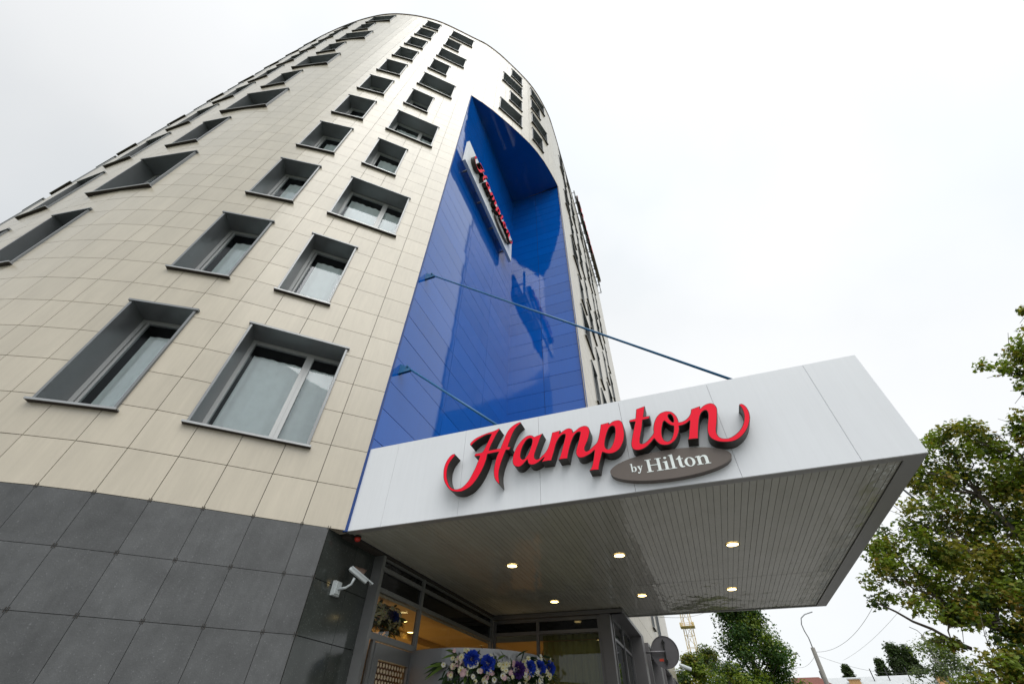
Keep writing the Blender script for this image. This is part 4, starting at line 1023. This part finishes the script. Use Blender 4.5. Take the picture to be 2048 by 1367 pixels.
for i, (az, d, h, w_, lb) in enumerate(((11.9, 120, 13.4, 3.2, 'small dark poplar, leftmost above the long pale roof'), (14.6, 120, 13.9, 3.6, 'dark pointed poplar in middle above the long roof'), (16.0, 115, 15.6, 4.2, 'tall dark poplar left of the double crown'), (16.9, 116, 15.2, 4.6, 'tall broad dark poplar beside the pale willow'))):
    tree('poplar_tree', lb, az, d, h+.4, w_*1.3, 5, 11000, .42, [LEAF['pop'], LEAF['g2']], (3, 2), 30+i, conical=1, clumps=170, group=GP)

# ---------------------------------------------------------------- street poles
def lamp(name, label, base, h, r0, r1, armpts, mshaft, head=None, group='street lamps'):
    t = empty(name, base); tag(t, label, 'street lamp', group)
    m = MB(); m.tube([base, base+Vector((0, 0, h))], [r0, r1], 12); m.build('pole', mshaft, t, smooth=True)
    m = MB(); m.tube([base+Vector((0, 0, h-.6))]+[base+Vector(p) for p in armpts], .035 if r1 < .11 else .032, 8); m.build('arm', M['polegrey'], t, smooth=True)
    if head:
        a = base+Vector(armpts[-1]); d = Vector(head).normalized(); s = d.cross(Vector((0, 0, 1))).normalized(); m = MB()
        pr = [(0, .03), (.1, .08), (.35, .12), (.6, .09), (.72, .02)]
        m.tube([a+d*x for x, _ in pr], [y for _, y in pr], 10); m.build('lamp_head', M['polegrey'], t, smooth=True)
    return t
b = polar(9.9, 0, 38); b.z = 0
RX = Vector((rt.x, rt.y, 0)).normalized()
arm = lambda dx, z: (RX.x*dx, RX.y*dx, z)
hz = 1.6+38*math.tan(math.radians(7.25))
lamp('street_lamp', 'concrete lamp post with thin curved arm right of the dense tree', b, hz, .17, .12, [arm(0, hz+.5), arm(-.10, hz+.9), arm(-.12, hz+1.25), arm(.02, hz+1.6), arm(.35, hz+1.82), arm(.95, hz+1.98)], M['concrete'])
b = polar(7.0, 0, 60); b.z = 0; hz = 1.6+60*math.tan(math.radians(6.2))
lamp('street_lamp', 'small distant lamp with short arm behind dense green tree', b, hz, .10, .08, [arm(0, hz+.2), arm(.4, hz+.5), arm(1.1, hz+.75)], M['polegrey'], arm(1, .1))
b = polar(24.2, 0, 20); b.z = 0; hz = 1.6+20*math.tan(math.radians(16.4))
lamp('street_lamp', 'tall steel lamp post with curved top rising behind maple leaves', b, hz, .10, .055, [arm(0, hz+.1), arm(-.06, hz+.5), arm(-.25, hz+.85), arm(-.55, hz+1.05)], M['polegrey'])
b = polar(18.7, 0, 60); b.z = 0; hz = 1.6+60*math.tan(math.radians(7.6))
lamp('street_lamp', 'concrete post with twin lamp heads seen through the maple', b, hz, .17, .12, [arm(0, hz), arm(-.25, hz+.35), arm(-.8, hz+.6)], M['concrete'])
lp = [o for o in bpy.data.objects if o.name.startswith('street_lamp')][-1]
m = MB(); m.tube([b+Vector(arm(0, hz-.1)), b+Vector(arm(.35, hz+.2)), b+Vector(arm(1.3, hz+.45))], .032, 8); m.build('arm', M['polegrey'], lp)
# wires
wi = 0
def wire(a, b_, sag, label):
    m = MB(); m.tube([a.lerp(b_, i/24)-Vector((0, 0, sag*4*(i/24)*(1-i/24))) for i in range(25)], .008, 5)
    o = m.build('overhead_wire', M['black']); tag(o, label, 'wire', 'thin overhead wires')
wire(polar(10.1, 6.9, 38), polar(20.5, 14.5, 24), .9, 'thin wire rising from lamp post towards the maple')
wire(polar(12.0, 6.2, 60), polar(26, 15.2, 30), .6, 'thin wire from poplar side up behind maple crown')
wire(polar(7.0, 6.6, 60), polar(10.1, 6.9, 38), .8, 'thin wire between the distant lamp and concrete lamp post')
wire(polar(10.1, 6.6, 38), polar(20.2, 6.4, 60), 1.2, 'nearly level thin wire above the long pale roof')
wire(V(4.6, 24, 2.5), polar(4, 13, 60), 1.0, 'thin wire leaving the side wall of the tower')

# ---------------------------------------------------------------- crane mast
b = polar(-1.15, 0, 95); b.z = 0
cr_ = empty('tower_crane', b); tag(cr_, 'yellow lattice mast of a distant crane behind the trees', 'crane')
m = MB(); w2 = .8; H_ = 27; rot = .5
cn = [b+Vector((math.cos(rot+k*PI/2)*w2*1.2, math.sin(rot+k*PI/2)*w2*1.2, 0)) for k in range(4)]
for p in cn: m.tube([p, p+Vector((0, 0, H_))], .07, 6)
z = 0; fl = 0
while z < H_-1.8:
    for k in range(4):
        a, c_ = cn[k], cn[(k+1) % 4]
        if fl: a, c_ = c_, a
        m.tube([a+Vector((0, 0, z)), c_+Vector((0, 0, z+1.8))], .035, 5); m.tube([cn[k]+Vector((0, 0, z)), cn[(k+1) % 4]+Vector((0, 0, z))], .035, 5)
    z += 1.8; fl = 1-fl
m.build('mast', M['craney'], cr_)
m = MB()
for z in (6.2, 11.8, 17.4, 23): m.box(b+Vector((-1.25, -1.25, z)), (2.5, 0, 0), (0, 2.5, 0), (0, 0, .10)); m.box(b+Vector((-1.25, -1.25, z+.1)), (.3, 0, 0), (0, 2.5, 0), (0, 0, .5)); m.box(b+Vector((.9, -1.25, z+.1)), (.3, 0, 0), (0, 2.5, 0), (0, 0, .5))
m.build('platform', M['craney'], cr_)

# ---------------------------------------------------------------- far houses
def far_house(name, label, az, d, half, zw, zr, rotd, mwall, mroof, depth=8, hip=2.5, grp='low houses in the distance'):
    b = polar(az, 0, d); b.z = 0; a = math.radians(rotd); ex = Vector((math.cos(a), math.sin(a), 0)); ey = Vector((-ex.y, ex.x, 0))
    t = empty(name, b); tag(t, label, 'house', grp)
    m = MB(); m.box(b-ex*half, ex*half*2, ey*depth, (0, 0, zw)); m.build('wall', mwall, t)
    m = MB(); o = .5
    A = b-ex*(half+o)-ey*o+Vector((0, 0, zw)); B = A+ex*(2*half+2*o); D = B+ey*(depth+2*o); E = A+ey*(depth+2*o)
    r0 = (A+E)/2+ex*hip+Vector((0, 0, zr-zw)); r1 = (B+D)/2-ex*hip+Vector((0, 0, zr-zw))
    m.quad(A, B, r1, r0); m.quad(D, E, r0, r1); m.tri(E, A, r0); m.tri(B, D, r1); m.quad(A, E, D, B)
    m.build('roof', mroof, t)
    m = MB()
    n = int(half*2/3)
    for i in range(n):
        p = b-ex*half+ex*(i+.5)*(2*half/n)-ex*.5-ey*.03+Vector((0, 0, zw*.45)); m.box(p, ex*1.0, ey*.05, (0, 0, 1.3))
    m.build('window', M['room'], t)
    return t, ex, ey, b
far_house('house', 'low house with red brown hipped roof beside the concrete lamp post', 8.3, 70, 4.6, 5.6, 8.2, -8, M['plaster'], M['brick'], depth=9, hip=3.6)
t, ex, ey, b = far_house('long_house', 'long low building with pale metal roof and ochre dormers', 14.0, 82, 13.2, 6.7, 9.2, -14, M['plaster'], M['metalroof'], depth=11, hip=1.5)
for x in (-9.8, -3.4, 6.0):
    m = MB(); m2 = MB()
    p = b+ex*x+ey*2.2+Vector((0, 0, 7.2)); m.box(p, ex*1.3, ey*1.5, (0, 0, 1.5)); m2.box(p-ex*.15-ey*.15+Vector((0, 0, 1.5)), ex*1.6, ey*1.8, (0, 0, .12))
    ch = m.build('chimney', M['ochre'], t); m2.build('chimney_cap', M['metalroof'], ch)
m = MB()
for x in (-6.5, -.5, 1.2, 3.4, 8.4):
    m = MB(); m.tube([b+ex*x+ey*4+Vector((0, 0, 8)), b+ex*x+ey*4+Vector((0, 0, 9.9))], .06, 6); m.build('aerial', M['black'], t)
bpy.context.view_layer.update()
